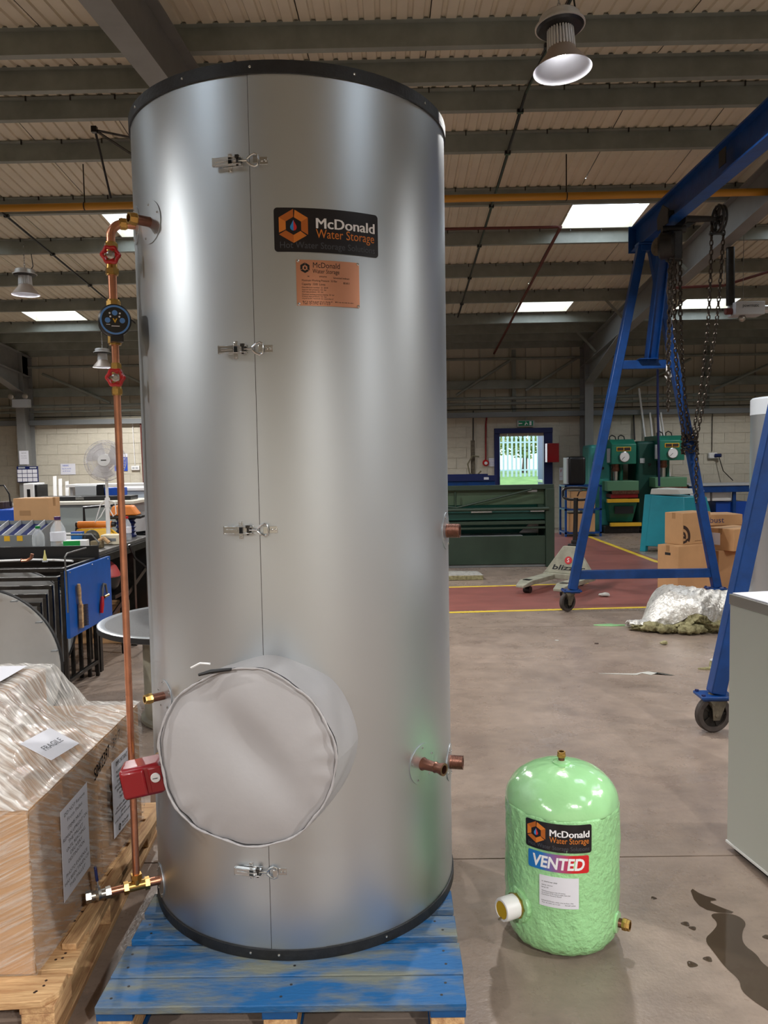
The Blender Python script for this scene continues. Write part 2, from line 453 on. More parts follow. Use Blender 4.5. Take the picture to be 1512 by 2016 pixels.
# ---- ceiling: ribbed liner sheets, purlins, rafters, rooflights
ceiling = thing('ceiling', 'low pitched portal frame roof of ribbed cream liner sheets on grey steel', None, kind='structure')
def sheet_mesh(L):
    prof = []; n = 8
    for i in range(n):
        x = 0.004 + 0.992 * i / n; p = 0.992 / n
        prof += [(x, 0), (x + p * .62, 0), (x + p * .70, .016), (x + p * .92, .016)]
    prof.append((0.996, 0)); g = G(); k = len(prof)
    g.add([(x, 0, z) for x, z in prof] + [(x, L, z) for x, z in prof], [(i, i + 1, k + i + 1, k + i) for i in range(k - 1)])
    return g
LIGHTS_F = [(9.93, 11.02), (13.93, 15.02)]; LIGHTS_N = [(-0.32, 0.77), (3.68, 4.77)]  # near slope set is out of view, mirrored there to add light
STRIPS = {2: 1, 5: 1, -7: 1, -4: 1}          # column index whose sheets carry rooflights
smesh = {}; skin = G(); pane_g = {}
for col in range(-14, 11):
    x0 = 0.36 + col
    for far in (1, 0):
        a, b = (RIDGE, 17.36) if far else (-4.9, RIDGE)
        cuts = [(a, b)]
        if col in STRIPS:
            ls = LIGHTS_F if far else LIGHTS_N; cuts = []; y = a
            for p, q in ls: cuts.append((y, p)); y = q
            cuts.append((y, b))
        for p, q in cuts:
            L = round((q - p) / math.cos(TILT), 4)
            if L not in smesh: smesh[L] = build(sheet_mesh(L), 'roof_sheet', LINER, ceiling, angle=20); o = smesh[L]
            else: o = inst(smesh[L], ceiling)
            o.location = (x0, p, zb(p) + .18); o.rotation_euler = (-TILT if far else TILT, 0, 0)
            skin.add([(x0, p, zb(p) + .36), (x0 + 1, p, zb(p) + .36), (x0 + 1, q, zb(q) + .36), (x0, q, zb(q) + .36)], [(0, 1, 2, 3)])
        if col in STRIPS:
            for p, q in ls:
                k = G(); X0, X1 = x0 + .002, x0 + .998
                for (xa, ya, xb, yb) in ((X0, p, X1, p), (X1, p, X1, q), (X1, q, X0, q), (X0, q, X0, p)):
                    k.prism([(xa, ya, zb(ya) + .165), (xb, yb, zb(yb) + .165), (xb, yb, zb(yb) + .37), (xa, ya, zb(ya) + .37)], ((0.012 if xa == xb == X0 else -0.012 if xa == xb else 0), (0.012 if ya == yb == p else -0.012 if ya == yb else 0), 0))
                fr = build(k, 'rooflight_kerb', mat('kerb_cream', (196, 190, 172), .6), ceiling)
                pg = G().prism([(X0, p, zb(p) + .345), (X1, p, zb(p) + .345), (X1, q, zb(q) + .345), (X0, q, zb(q) + .345)], (0, 0, .006))
                build(pg, 'rooflight_sheet', PANE, fr, flat=True)
build(skin, 'outer_skin', SGREY, ceiling, flat=True)
Zsec = [(-.004, 0), (.066, 0), (.066, .006), (.004, .006), (.004, .18), (-.066, .18), (-.066, .174), (-.004, .174)]
PY = [7.67, 8.47, 9.80, 11.1, 12.45, 13.8, 15.15, 15.9, 16.55, 17.12] + [7.12, 6.36, 5.03, 3.7, 2.4, 1.05, -.3, -1.6, -2.9, -4.2]
pur0 = build(G().section(Zsec, (-13.6, 0, 0), (11.2, 0, 0)), 'purlin', PURL, ceiling, flat=True, loc=(0, PY[0], zb(PY[0])))
for y in PY[1:]: inst(pur0, ceiling, (0, y, zb(y)))
# sheet fixing clips along the purlins that face the camera
cl = G()
for y in PY[:7]:
    for k in range(-24, 22): cl.box(k * .42 - .006, k * .42 + .006, y - .075, y - .06, zb(y) + .14, zb(y) + .185)
build(cl, 'fixing_clips', DARKSTEEL, ceiling, flat=True, kind='stuff')
def isec(w, h, tf=.014, tw=.010):
    a, b = w / 2, tw / 2
    return [(-a, 0), (a, 0), (a, tf), (b, tf), (b, h - tf), (a, h - tf), (a, h), (-a, h), (-a, h - tf), (-b, h - tf), (-b, tf), (-a, tf)]
for x in (-7.83, -1.6, 4.22, 10.2):
    g = G().section(isec(.18, .44), (x, RIDGE, zb(RIDGE) - .44), (x, 17.2, zb(17.2) - .44))
    g.section(isec(.18, .44), (x, -4.8, zb(-4.8) - .44), (x, RIDGE, zb(RIDGE) - .44))
    y1, y2 = 16.74, 14.3
    h1 = [(x - .005, y2, zb(y2) - .43), (x - .005, y1, zb(y1) - .43), (x - .005, y1, 3.12)]
    g.prism(h1, (.01, 0, 0)); g.beam((x, y2, zb(y2) - .445), (x, y1, 3.12), .18, .014)
    build(g, 'rafter', SGREY, ceiling, angle=20)
    for y in (11.1, 13.8, 15.9):
        g = G().beam((x - .09, y - .02, zb(y) - .40), (x - .52, y - .02, zb(y) + .06), .045, .006, up=(0, 1, 0)); build(g, 'fly_brace', PURL, ceiling)
        if x > 4: 
            g = G().beam((x + .09, y - .02, zb(y) - .40), (x + .52, y - .02, zb(y) + .06), .045, .006, up=(0, 1, 0)); build(g, 'fly_brace', PURL, ceiling)

# ---- columns (seen against the back wall)
for i, x in enumerate((-7.83, -1.6, 4.22)):
    g = G().box(x - .09, x + .09, 16.75, 16.764, 0, zb(16.75) - .02).box(x - .09, x + .09, 17.19, 17.204, 0, zb(17.2) - .02)
    g.box(x - .005, x + .005, 16.764, 17.19, 0, zb(17) - .02).box(x - .16, x + .16, 16.66, 17.26, 0, .02)
    c = build(g, 'column', SGREY, flat=True); tag(c, kind='structure', label=('grey steel column carrying notices and a year planner', 'grey steel column hidden behind the big silver cylinder', 'grey steel column between the exit door and the green presses')[i])

# ---- back wall: painted block up to the rail, liner sheets above
wall = thing('wall_back', 'cream painted blockwork wall with liner sheets above a steel rail', None, kind='structure')
DX0, DX1, DZ = 2.34, 3.53, 2.115
g = G().box(-14, DX0, 17.309, 17.5, 0, 2.6).box(DX1, 11, 17.309, 17.5, 0, 2.6).box(DX0, DX1, 17.309, 17.5, DZ, 2.6)
g.box(-5.2, 1.0, 17.302, 17.31, 0, 2.47); build(g, 'mortar', JOINT, wall, flat=True)
b0 = None
def block(xa, xb, za, zc):
    global b0
    if b0 is None:
        b0 = build(G().box(-.5, .5, -.5, .5, -.5, .5), 'block', BLOCKM, wall, flat=True); o = b0
    else: o = inst(b0, wall)
    o.location = ((xa + xb) / 2, 17.318 + random.uniform(-.0015, .0015), (za + zc) / 2); o.scale = (xb - xa, .036, zc - za)
for r in range(11):
    z0, z1 = r * .225 + .004, r * .225 + .221
    for lo, hi in ((-8.65, -5.2), (1.0, 8.75)):
        x = lo - (.225 if r % 2 else 0)
        while x < hi:
            a, b = max(x + .004, lo), min(x + .446, hi)
            parts = [(a, b)]
            if z1 < DZ + .06 and lo > 0:
                parts = [(max(a, p), min(b, q)) for p, q in ((lo, DX0), (DX1, hi))]
            for p, q in parts:
                if q - p > .03: block(p, q, z0, z1)
            x += .45
g = G()
prof = []
for i in range(3):
    x = .004 + i * .331; prof += [(x, 0), (x + .29, 0), (x + .298, .02), (x + .324, .02)]
prof.append((.996, 0)); k = len(prof)
g.add([(x, z, 0) for x, z in prof] + [(x, z, 1.75) for x, z in prof], [(i, i + 1, k + i + 1, k + i) for i in range(k - 1)])
w0 = build(g, 'wall_sheet', WLINER, wall, angle=20, loc=(-14, 17.4, 2.5))
for i in range(-13, 11): inst(w0, wall, (i, 17.4, 2.5))
build(G().box(-14, 11, 17.5, 17.6, 2.4, 4.3), 'outer_sheeting', SGREY, wall, flat=True)
build(G().box(-14, 11, 17.12, 17.32, 2.445, 2.55), 'rail_beam', MIDGREY, wall, bevel=.004)
for z, r in ((2.85, .035), (2.735, .028), (3.70, .03)):
    build(G().cyl((-14, 17.2, z), (11, 17.2, z), r, n=8), 'rail_tube', PURL, wall)
build(G().section(Zsec, (-14, 17.22, 3.06), (11, 17.22, 3.06)), 'girt', PURL, wall, flat=True)
build(G().cyl((-14, 17.25, 2.62), (11, 17.25, 2.62), .009, n=6), 'cable_run', BLKPL, wall)
for x in (-4.6, 2.72, 6.9): build(G().box(x - .04, x + .04, 17.26, 17.34, 2.55, 3.9), 'sheeting_post', PURL, wall, flat=True)
for a, b in (((1.45, 2.93), (2.62, 3.66)), ((2.95, 3.0), (4.05, 3.68)), ((-7.5, 3.55), (-6.05, 2.9)), ((-5.95, 3.6), (-5.1, 3.2)), ((6.5, 3.62), (5.1, 2.95)), ((7.0, 2.95), (8.6, 3.66))):
    build(G().cyl((a[0], 17.16, a[1]), (b[0], 17.16, b[1]), .03, n=8), 'wind_brace', PURL, wall)
# cable drops on the wall
for pts, r, m in (([(1.83, 17.27, 2.6), (1.82, 17.27, 1.9), (1.84, 17.27, 1.25)], .012, BLKPL), ([(2.13, 17.27, 2.55), (2.1, 17.26, 2.3), (2.09, 17.25, 1.52)], .018, DRED),
                  ([(-7.98, 17.25, 2.6), (-7.94, 17.25, 2.3), (-7.78, 17.25, 1.0)], .016, OXIDE), ([(5.3, 17.25, 2.55), (5.32, 17.2, 1.9)], .016, BLKPL),
                  ([(7.02, 17.27, 2.45), (7.02, 17.27, 1.62)], .008, BLKPL), ([(-5.62, 17.27, 2.45), (-5.6, 17.27, 1.55)], .010, WHITE),
                  ([(-5.42, 17.2, 2.55), (-5.40, 17.2, 1.2), (-5.38, 17.2, .4)], .022, OXIDE), ([(8.1, 17.25, 2.45), (8.0, 17.25, 1.0)], .018, OXIDE)):
    build(G().tube(pts, r, 6), 'cable_drop', m, wall)
for s in (((-14.1, -14, -5, 17.6), 'wall_left', 'plain cream sheeted side wall on the left'), ((11, 11.1, -5, 17.6), 'wall_right', 'plain cream sheeted side wall on the right'), ((-14, 11, -5.1, -5, ), 'wall_front', 'cream sheeted wall behind the viewpoint')):
    x0, x1, y0, y1 = s[0]; o = build(G().box(x0, x1, y0, y1, 0, 4.2 if s[1] == 'wall_front' else 5.2), s[1], WLINER, flat=True); tag(o, s[2], kind='structure')
# door opening with blue frame
door = thing('door_1', 'open fire exit doorway with a blue painted frame', None, (DX0, 17.3, 0), kind='structure')
g = G().box(DX0 - .06, DX0 + .06, 17.26, 17.42, 0, DZ + .0).box(DX1 - .17, DX1 + .02, 17.26, 17.42, 0, DZ).box(DX0 - .06, DX1 + .02, 17.24, 17.44, DZ - .02, DZ + .09)
build(g, 'door_frame', NAVY, door, w=True, bevel=.006)
build(G().box(DX1 - .11, DX1 - .06, 17.27, 18.3, .02, DZ - .05), 'door_leaf', GBLUE, door, w=True, bevel=.004)
build(G().box(DX1 - .15, DX1 - .11, 17.5, 18.2, 1.0, 1.06), 'push_bar', STEEL, door, w=True, bevel=.004)

# ---- outdoors through the doorway
out = G().grid(lambda u, v: (-8 + 24 * u, 17.55 + 22 * v, -.02 + .9 * min(1, v * 2.2)), 12, 12)
lawn = build(out, 'lawn', GRASS); tag(lawn, 'green grass bank outside the exit door', kind='structure')
fence = thing('palisade_fence', 'galvanised palisade fence, coloured pale as if sky lit, outside the exit door', 'fence', (4.4, 28, .85))
pale = G().prism([(-.036, 0, 0), (.036, 0, 0), (.036, 0, 1.36), (.052, 0, 1.40), (0, 0, 1.52), (-.052, 0, 1.40), (-.036, 0, 1.36)], (0, .012, 0))
p0 = None
for i in range(26):
    x = -1.9 + i * .152
    if p0 is None: p0 = build(pale, 'pale', FENCE, fence, flat=True, loc=(x, 0, 0))
    else: inst(p0, fence, (x, 0, 0))
for z in (.22, 1.2): build(G().box(-2.0, 2.1, .012, .06, z, z + .05), 'rail', FENCE, fence)
def tree(x, y, h, r, label):
    t = thing('tree', label, 'tree', (x, y, .8), 0, 'trees beyond the fence')
    build(G().tube([(0, 0, -.1), (.05, 0, h * .4), (0, .1, h * .75)], [.13, .09, .05], 8), 'trunk', BARK, t)
    g = G()
    for i in range(700):
        u = Vector((random.gauss(0, 1), random.gauss(0, 1), random.gauss(0, 1))).normalized() * r * random.uniform(.3, 1) ** .6
        c = Vector((u.x, u.y, h * .68 + u.z * .9)); n = Vector((random.uniform(-1, 1), random.uniform(-1, 1), random.uniform(-1, 1))).normalized(); x_, y_, _ = basis(n)
        s = random.uniform(.08, .16); g.add([c + x_ * s, c + y_ * s * .6, c - x_ * s, c - y_ * s * .6], [(0, 1, 2, 3)])
    build(g, 'foliage', LEAF, t, flat=True, kind='stuff')
tree(3.6, 32, 2.6, 1.1, 'bushy green tree behind the left half of the palisade fence')
tree(5.6, 33, 2.3, 1.0, 'low leafy tree behind the right half of the palisade fence')
tree(4.6, 36, 3.0, 1.5, 'furthest bushy tree in the gap seen through the exit door')

# ================================================================ FOREGROUND
# ---- the big silver cylinder
TC = Vector((-.3174, 2.726, .145)); TR = .514
tank = thing('hot_water_cylinder', 'tall silver sheet clad hot water cylinder with a grey access cover, on the blue pallet', 'cylinder', TC)
def D2(a): a = math.radians(a); return Vector((math.sin(a), -math.cos(a), 0))
def tp(a, z, r=TR): return Vector((TC.x, TC.y, 0)) + D2(a) * r + Vector((0, 0, z))
def cylmap(C, R, a0, z0, lift=0.001):
    return lambda u, v: Vector((C[0], C[1], 0)) + D2(a0 + math.degrees(u / R)) * (R + lift) + Vector((0, 0, z0 + v))
def patch(g, C, R, a0, a1, z0, z1, rad=.01, lift=.001, n=24, th=.0006):
    """a rounded rectangle wrapped on an upright cylinder, with thickness"""
    w = math.radians(a1 - a0) * R; cols = []
    us = sorted(set([w * i / n for i in range(n + 1)] + ([rad * (1 - math.cos(t * PI / 12)) for t in range(7)] + [w - rad * (1 - math.cos(t * PI / 12)) for t in range(7)] if rad else [])))
    f = cylmap(C, R, a0, 0, lift); f2 = cylmap(C, R, a0, 0, lift - th)
    for u in us:
        e = min(u, w - u); d = rad - math.sqrt(max(0, rad * rad - (rad - e) ** 2)) if rad and e < rad else 0
        cols.append((u, z0 + d, z1 - d))
    vs = []
    for u, a, b in cols: vs += [f(u, a), f(u, b), f2(u, a), f2(u, b)]
    fs = []
    for i in range(len(cols) - 1):
        a, b = 4 * i, 4 * i + 4
        fs += [(a, b, b + 1, a + 1), (a + 1, b + 1, b + 3, a + 3), (a, a + 2, b + 2, b)]
    g.add(vs, fs); return g
shell = G().lathe([(TR, .168), (TR, 2.664)], 160, (TC.x, TC.y, 0)); build(shell, 'casing', GALV, tank, w=True)
lap = G(); patch(lap, TC, TR, -5.95, 12, .177, 2.657, 0, .0009, 14, .0010)
lapo = build(lap, 'sheet_lap', GALV, tank, w=True, angle=20)
build(G().add([tp(-5.93, .178, TR + .0010), tp(-6.12, .178, TR + .0004), tp(-6.12, 2.656, TR + .0004), tp(-5.93, 2.656, TR + .0010)], [(0, 1, 2, 3)]), 'seam_shadow_gap', DARKSTEEL, lapo, w=True, flat=True)
topr = build(G().lathe([(TR + .001, 2.655), (TR + .0055, 2.656), (TR + .0055, 2.690), (TR - .02, 2.692), (TR - .02, 2.688), (TR - .001, 2.684)], 160, (TC.x, TC.y, 0), caps=False), 'top_rim', BLACK, tank, w=True)
build(G().lathe([(0.0001, 2.680), (TR - .002, 2.680)], 96, (TC.x, TC.y, 0)), 'top_sheet', GALV, tank, w=True)
botr = build(G().lathe([(TR - .03, .1455), (TR + .005, .1455), (TR + .0055, .148), (TR + .0055, .176), (TR + .001, .1775)], 160, (TC.x, TC.y, 0), caps=False), 'bottom_rim', BLACK, tank, w=True)
def screw(parent, p, d, r=.0042):
    d = Vector(d).normalized()
    g = G().lathe([(r, 0), (r * .9, r * .5), (r * .45, r * .7), (r * .42, r * .3), (.0001, r * .3)], 12, p, d); return build(g, 'screw', STEEL, parent, w=True)
for a in (-56, -28, -5, 27, 58): screw(topr, tp(a, 2.673, TR + .005), D2(a))
for a in (-13, -3.5, 33): screw(botr, tp(a, .163, TR + .005), D2(a))
def latch(z):
    f = lambda u, v, l: tp(-5.9 + math.degrees(u / TR), z + v, TR + l)
    def fb(g, u0, u1, v0, v1, l0, l1):
        return g.hexa([f(u0, v0, l0), f(u1, v0, l0), f(u1, v1, l0), f(u0, v1, l0)], [f(u0, v0, l1), f(u1, v0, l1), f(u1, v1, l1), f(u0, v1, l1)])
    g = G(); fb(g, -.078, -.020, -.012, .012, .0005, .0025); fb(g, -.062, -.050, -.026, .024, .0005, .0025)
    la = build(g, 'latch', STEEL, tank, w=True, bevel=.0006, label='toggle latch across the vertical seam')
    g = G(); fb(g, -.098, -.040, -.0105, -.0085, .006, .020); fb(g, -.098, -.040, .0085, .0105, .006, .020)
    fb(g, -.100, -.055, -.0105, .0105, .017, .0195); fb(g, -.1015, -.0985, -.012, .012, .010, .0195)
    fb(g, -.092, -.058, -.003, .003, .0195, .0215); fb(g, -.040, -.022, -.0105, -.007, .004, .017); fb(g, -.040, -.022, .007, .0105, .004, .017)
    build(g, 'lever', STEEL, la, w=True, bevel=.0008)
    g = G().cyl(f(-.032, -.014, .012), f(-.032, .014, .012), .0035, n=10); fb(g, -.036, -.026, .006, .014, .010, .020); build(g, 'pivot', DARKSTEEL, la, w=True)
    g = G().cyl(f(-.034, 0, .010), f(-.006, 0, .009), .0028, n=10)
    g.tube([f(-.006, .004, .009), f(.004, .013, .008), f(.014, .017, .008), f(.022, .014, .008), f(.024, 0, .008), f(.022, -.014, .008), f(.014, -.017, .008), f(.004, -.013, .008), f(-.006, -.004, .009)], .0032, 8)
    build(g, 'hook_loop', STEEL, la, w=True)
    g = G(); fb(g, .018, .050, -.010, .010, .0005, .0025); fb(g, .018, .024, -.010, .010, .002, .014); fb(g, .012, .024, -.010, .010, .012, .014)
    build(g, 'catch_plate', STEEL, la, w=True, bevel=.0006)
    for u, v in ((-.056, .019), (-.056, -.021), (.034, 0), (.044, 0)): screw(la, f(u, v, .0025), D2(-5.9 + math.degrees(u / TR)), .0036)
for z in (2.426, 1.918, 1.413, .414): latch(z)
def flange(a, z, r, label=None, nscrew=5):
    c = tp(a, z, TR + .0008); d = D2(a); x, y, _ = basis(d); g = G(); n = 40
    g.lathe([(r, 0), (r, .0022), (.0001, .0022)], n, c, d)
    vs = []
    for p in g.v:                                   # bend the plate round the casing
        q = Vector(p); s = (q - c).dot(d); u = (q - c).dot(Vector((-d.y, d.x, 0))); vs.append(tp(a + math.degrees(u / TR), q.z, TR + .0006 + s))
    g.v = [tuple(p) for p in vs]
    fl_ = build(g, 'flange_plate', GALV, tank, w=True, label=label)
    for i in range(nscrew):
        t = 2 * PI * (i + .3) / nscrew; u = math.cos(t) * r * .82; screw(fl_, tp(a + math.degrees(u / TR), z + math.sin(t) * r * .82, TR + .003), D2(a), .0036)
    return fl_
fl1 = flange(-47.8, 2.318, .062)
def stub(a, z, L, r, par, nut=True, m=COPOLD, name='pipe_stub'):
    d = D2(a); p = tp(a, z, TR)
    g = G(); x = .001
    g.lathe([(r, 0), (r, L), (r * .72, L), (r * .72, L * .3), (.0001, L * .3)], 24, p, d); o = build(g, name, m, par, w=True)
    if nut:
        g = G().lathe([(r * 1.22, L - .018), (r * 1.32, L - .016), (r * 1.32, L - .004), (r * 1.18, L + .001), (r * 1.18, L + .006), (r * .8, L + .006), (r * .8, L - .012), (.0001, L - .012)], 8, p, d); build(g, 'compression_nut', BRASS, par, w=True, angle=25)
    return o
stub(-47.8, 2.318, .062, .0145, fl1)
fl2 = flange(-64, 2.345, .058); flb = flange(-64, .235, .055)
fl3 = flange(-50.5, .884, .05); stub(-50.5, .884, .058, .0125, fl3)
fl4 = flange(51.7, .652, .064)
d = D2(51.7); build(G().lathe([(.022, 0), (.017, .012), (.0155, .045), (.0175, .05), (.0155, .055), (.0155, .062), (.0195, .075), (.0195, .082), (.0135, .082), (.0135, .02), (.0001, .02)], 24, tp(51.7, .652), d), 'flared_stub', COPOLD, fl4, w=True)
for a, z in ((76.5, 1.365), (78.5, .571)):
    f5 = flange(a, z, .062, nscrew=4)
    prof = [(.0235, 0), (.0235, .004)] + [(.0235 - (.0012 if i % 2 else 0), .004 + i * .0022) for i in range(18)] + [(.0235, .046), (.017, .046), (.017, .01), (.0001, .01)]
    build(G().lathe(prof, 24, tp(a, z), D2(a)), 'threaded_stub', COPOLD, f5, w=True)
# round access cover of grey coated fabric
ax = Vector((-.115, -.9934, -.0)).normalized(); bc = Vector((-.352, 2.262, .80)); fc = Vector((-.388, 2.005, .835))
e1 = Vector((1, 0, 0)) - ax * ax.x; e1.normalize(); e2 = Vector((0, 0, 1))
def wob(t): return .003 * math.sin(5 * t + 1) + .0016 * math.sin(11 * t) + .0006 * math.sin(23 * t + 2)
def skirt(u, v):
    t = 2 * PI * u; s = v ** .9
    sides = 8; tt = (t * sides / (2 * PI)) % 1; poly = 1 - .018 * math.sin(PI * tt)   # creased polygon look at the tank end
    r0 = .248 * (poly if True else 1); r1 = .240 + wob(t)
    c = bc.lerp(fc, s); r = r0 * (1 - s) + r1 * s + .004 * math.sin(9 * t + 4 * s) * s * (1 - s) * 4
    return c + e1 * math.cos(t) * r + e2 * math.sin(t) * r
cover = build(G().grid(skirt, 120, 10), 'access_cover', COVERF, tank, w=True, angle=60)
def front(u, v):
    t = 2 * PI * u; r = (.2365 + wob(t) * .9) * v
    bulge = .030 * (1 - v ** 2.6) ; x, z = math.cos(t) * r, math.sin(t) * r
    dent = -.034 * math.exp(-(((x + .03) * .75 + (z - .07) * .65) ** 2) / .004) * (1 if v < 2 else 1) * math.exp(-((x - .02) ** 2 + (z - .04) ** 2) / .03)
    fold = .0020 * math.sin(13 * t + 4 * math.sin(3 * t)) * (1 + math.sin(2 * t + 1)) * max(0, v - .72) / .28
    return fc + e1 * x + e2 * z + ax * (bulge + dent + fold - .006)
build(G().grid(front, 144, 26), 'front_panel', COVERF, cover, w=True, angle=70)
rim = G()
rim.tube([fc + e1 * math.cos(t) * (.237 + wob(t)) + e2 * math.sin(t) * (.237 + wob(t)) + ax * (.004 + .004 * math.sin(7 * t)) for t in [2 * PI * i / 120 for i in range(120)]], [.0032 + .0007 * math.sin(i * .9) + .0007 * math.sin(i * 2.3) for i in range(120)], 8, closed=True)
build(rim, 'gathered_hem', COVERF, cover, w=True, angle=80)
def cp_(t, k=1.0, o=.012): t = math.radians(t); return fc + e1 * math.cos(t) * .243 * k + e2 * math.sin(t) * .243 * k + ax * o
build(G().tube([cp_(118, 1.03), cp_(110, 1.01), cp_(103, .99), cp_(97, .985)], [.004, .006, .005, .004], 6), 'drawcord_end', BLKPL, cover, w=True)
build(G().tube([cp_(126, 1.13, -.05), cp_(119, 1.12, -.04), cp_(113, 1.07, -.03)], .003, 6), 'drawcord_tail', WHITE, cover, w=True)
# red heater terminal box on the left
def obox(o, x, y, z, hx, hy, hz, taper=1.0):
    o, x, y, z = Vector(o), Vector(x), Vector(y), Vector(z); r = []
    for s, k in ((-1, 1), (1, taper)):
        r.append([o + x * (a * hx * k) + z * (b * hz * k) + y * (s * hy) for a, b in ((-1, -1), (1, -1), (1, 1), (-1, 1))])
    return r
hd = D2(-56); hx = Vector((.97, .10, .17)).normalized(); hz = Vector((-.17, 0, .985)).normalized(); hy = hx.cross(hz)
hy = -hy if hy.y > 0 else hy
hc = Vector((-.752, 2.295, .668))
g = G(); g.hexa(*obox(hc, hx, hy, hz, .064, .045, .049, .94))
heater = build(g, 'heater_box', DRED, tank, w=True, bevel=.012, seg=3)
g = G(); g.hexa(*obox(hc + hy * .046 - hx * .02, hx, hy, hz, .036, .006, .042, .92)); build(g, 'heater_lid', DRED, heater, w=True, bevel=.006)
g = G(); g.hexa(*obox(hc + hy * .046 + hx * .045, hx, hy, hz, .020, .004, .039, .95)); build(g, 'dial_panel', DRED, heater, w=True, bevel=.003)
build(G().lathe([(.0135, 0), (.0145, .003), (.0135, .006), (.0001, .0065)], 24, hc + hy * .049 + hx * .045 + hz * .008, hy), 'dial', WHITE, heater, w=True)
g = G(); f = plane_map(hc + hy * .0565 + hx * .037 + hz * .006, hx, hz); poly2d(g, [(0, 0), (.015, 0), (.015, .002), (0, .002)], f); build(g, 'dial_mark', INK, heater, w=True, flat=True)
g = G(); f = plane_map(hc - hx * .0645 + hy * .012, hy * -1, hz); poly2d(g, [(-.014, -.018), (.012, -.018), (.012, .022), (-.014, .022)], f); build(g, 'rating_plate', DARKSTEEL, heater, w=True, flat=True)
build(G().cyl(hc + hx * .02 - hy * .03, tp(-60, .655, TR - .01), .024, n=20), 'heater_neck', BRASS, heater, w=True)

# emblem: three bent bars making a hexagon round a two-colour drop
def emblem(parent, fn, cx, cy, r, ms, drop=True):
    V = lambda k, s=1.0: (cx + r * s * math.sin(math.radians(60 * k)), cy + r * s * math.cos(math.radians(60 * k)))
    L = lambda p, q, t: (p[0] + (q[0] - p[0]) * t, p[1] + (q[1] - p[1]) * t)
    i = .53
    for k0 in (4, 0, 2):
        A, B = G(), G()
        a0, a1, a2 = V(k0), V(k0 + 1), V(k0 + 2); b0_, b1, b2 = V(k0, i), V(k0 + 1, i), V(k0 + 2, i)
        poly2d(A, [L(a0, a1, .10), a1, b1, L(b0_, b1, .10)], fn)
        poly2d(B, [a1, L(a1, a2, 1.0), L(b1, b2, 1.45), b1] if False else [a1, a2, b2, b1], fn)
        build(A, 'emblem_bar', ms[0], parent, w=True, flat=True); build(B, 'emblem_bar', ms[1], parent, w=True, flat=True)
    if drop:
        pr = [(0, .36)] + [(.20 * math.cos(t), -.08 + .20 * math.sin(t)) for t in [math.radians(d) for d in (25, 0, -30, -60, -90)]]
        for s, m in ((1, ms[2]), (-1, ms[3])):
            g = G(); poly2d(g, [(cx + s * a * r, cy + b * r) for a, b in pr], fn); build(g, 'emblem_drop', m, parent, w=True, flat=True)
DROPR = mat('drop_red', (214, 44, 44), 0.5); DROPB = mat('drop_blue', (44, 140, 210), 0.5)
def sticker(parent, C, R, a0, a1, z0, z1, rough_lift=.0022):
    w = math.radians(a1 - a0) * R; h = z1 - z0
    st = build(patch(G(), C, R, a0, a1, z0, z1, h * .08, rough_lift), 'logo_sticker', STICK, parent, w=True)
    f = cylmap(C, R, a0, z0, rough_lift + .0006)
    emblem(st, f, w * .176, h * .585, h * .385, (ORANGE, ORANGE2, DROPR, DROPB))
    for s, u, v, wd, sz, m, b in (('McDonald', .375, .55, .575, .245, WPRINT, 'bold'), ('Water Storage', .380, .33, .575, .215, ORANGE, 0.0), ('Hot Water Storage Solutions', .045, .085, .91, .155, GINK, 0.0)):
        g = G(); t_ = txt(s, h * sz * 1.36, w * wd, 0)
        for q in ((-1, 0, 1) if b else (0,)): puttxt(g, t_, f, w * u + q * h * .009, h * v + abs(q) * h * .004)
        build(g, 'lettering', m, st, w=True, flat=True)
    return st
sticker(tank, TC, TR, 1.0, 34.6, 2.181, 2.300)
PLATE = mat('etched_copper_plate', (236, 170, 138), 0.3, 0.75)
plate = build(patch(G(), TC, TR, 7.4, 27.5, 2.035, 2.160, .001, .0028, 10, .0022), 'data_plate', PLATE, tank, w=True)
pw = math.radians(20.1) * TR; pf = cylmap(TC, TR, 7.4, 2.035, .0033)
emblem(plate, pf, pw * .135, .103, .0145, (INK, INK, INK, INK))
for s, u, v, wd, sz, b in (('McDonald', .25, .104, .42, .021, .004), ('Water Storage', .25, .089, .42, .0165, .0), ('       x       mm', .08, .078, .30, .008, .01), ('Unvented Indirect', .57, .076, .26, .007, 0), ('Maximum Working Pressure  3.0 Bar', .08, .0665, .55, .0075, .01),
                         ('BS 853', .73, .063, .10, .007, .01), ('Capacity  1500  Litres', .08, .056, .36, .0085, .012), ('Manufacture number  D  2018', .08, .048, .40, .0055, .01), ('Approx test pressure  4.5  bar', .08, .042, .38, .0055, .01), ('Shell test pressure  4.5  bar', .08, .036, .33, .0055, .01),
                         ('Maximum working pressure heating  3.0  bar', .08, .029, .5, .0055, .01), ('Primary test pressure  4.5  bar', .08, .0235, .38, .0055, .01), ('Hydraulic tested to standard', .08, .018, .48, .005, .01), ('Industrial Estate', .09, .0105, .80, .004, .008), ('Tel: 01592 611123', .09, .003, .42, .0105, .012)):
    g = G(); puttxt(g, txt(s, sz, pw * wd, b), pf, pw * u, v); build(g, 'lettering', INK, plate, w=True, flat=True)
for a, z in ((8.0, 2.156), (27.0, 2.156), (8.0, 2.039), (27.0, 2.039)): screw(plate, tp(a, z, TR + .003), D2(a), .0042)

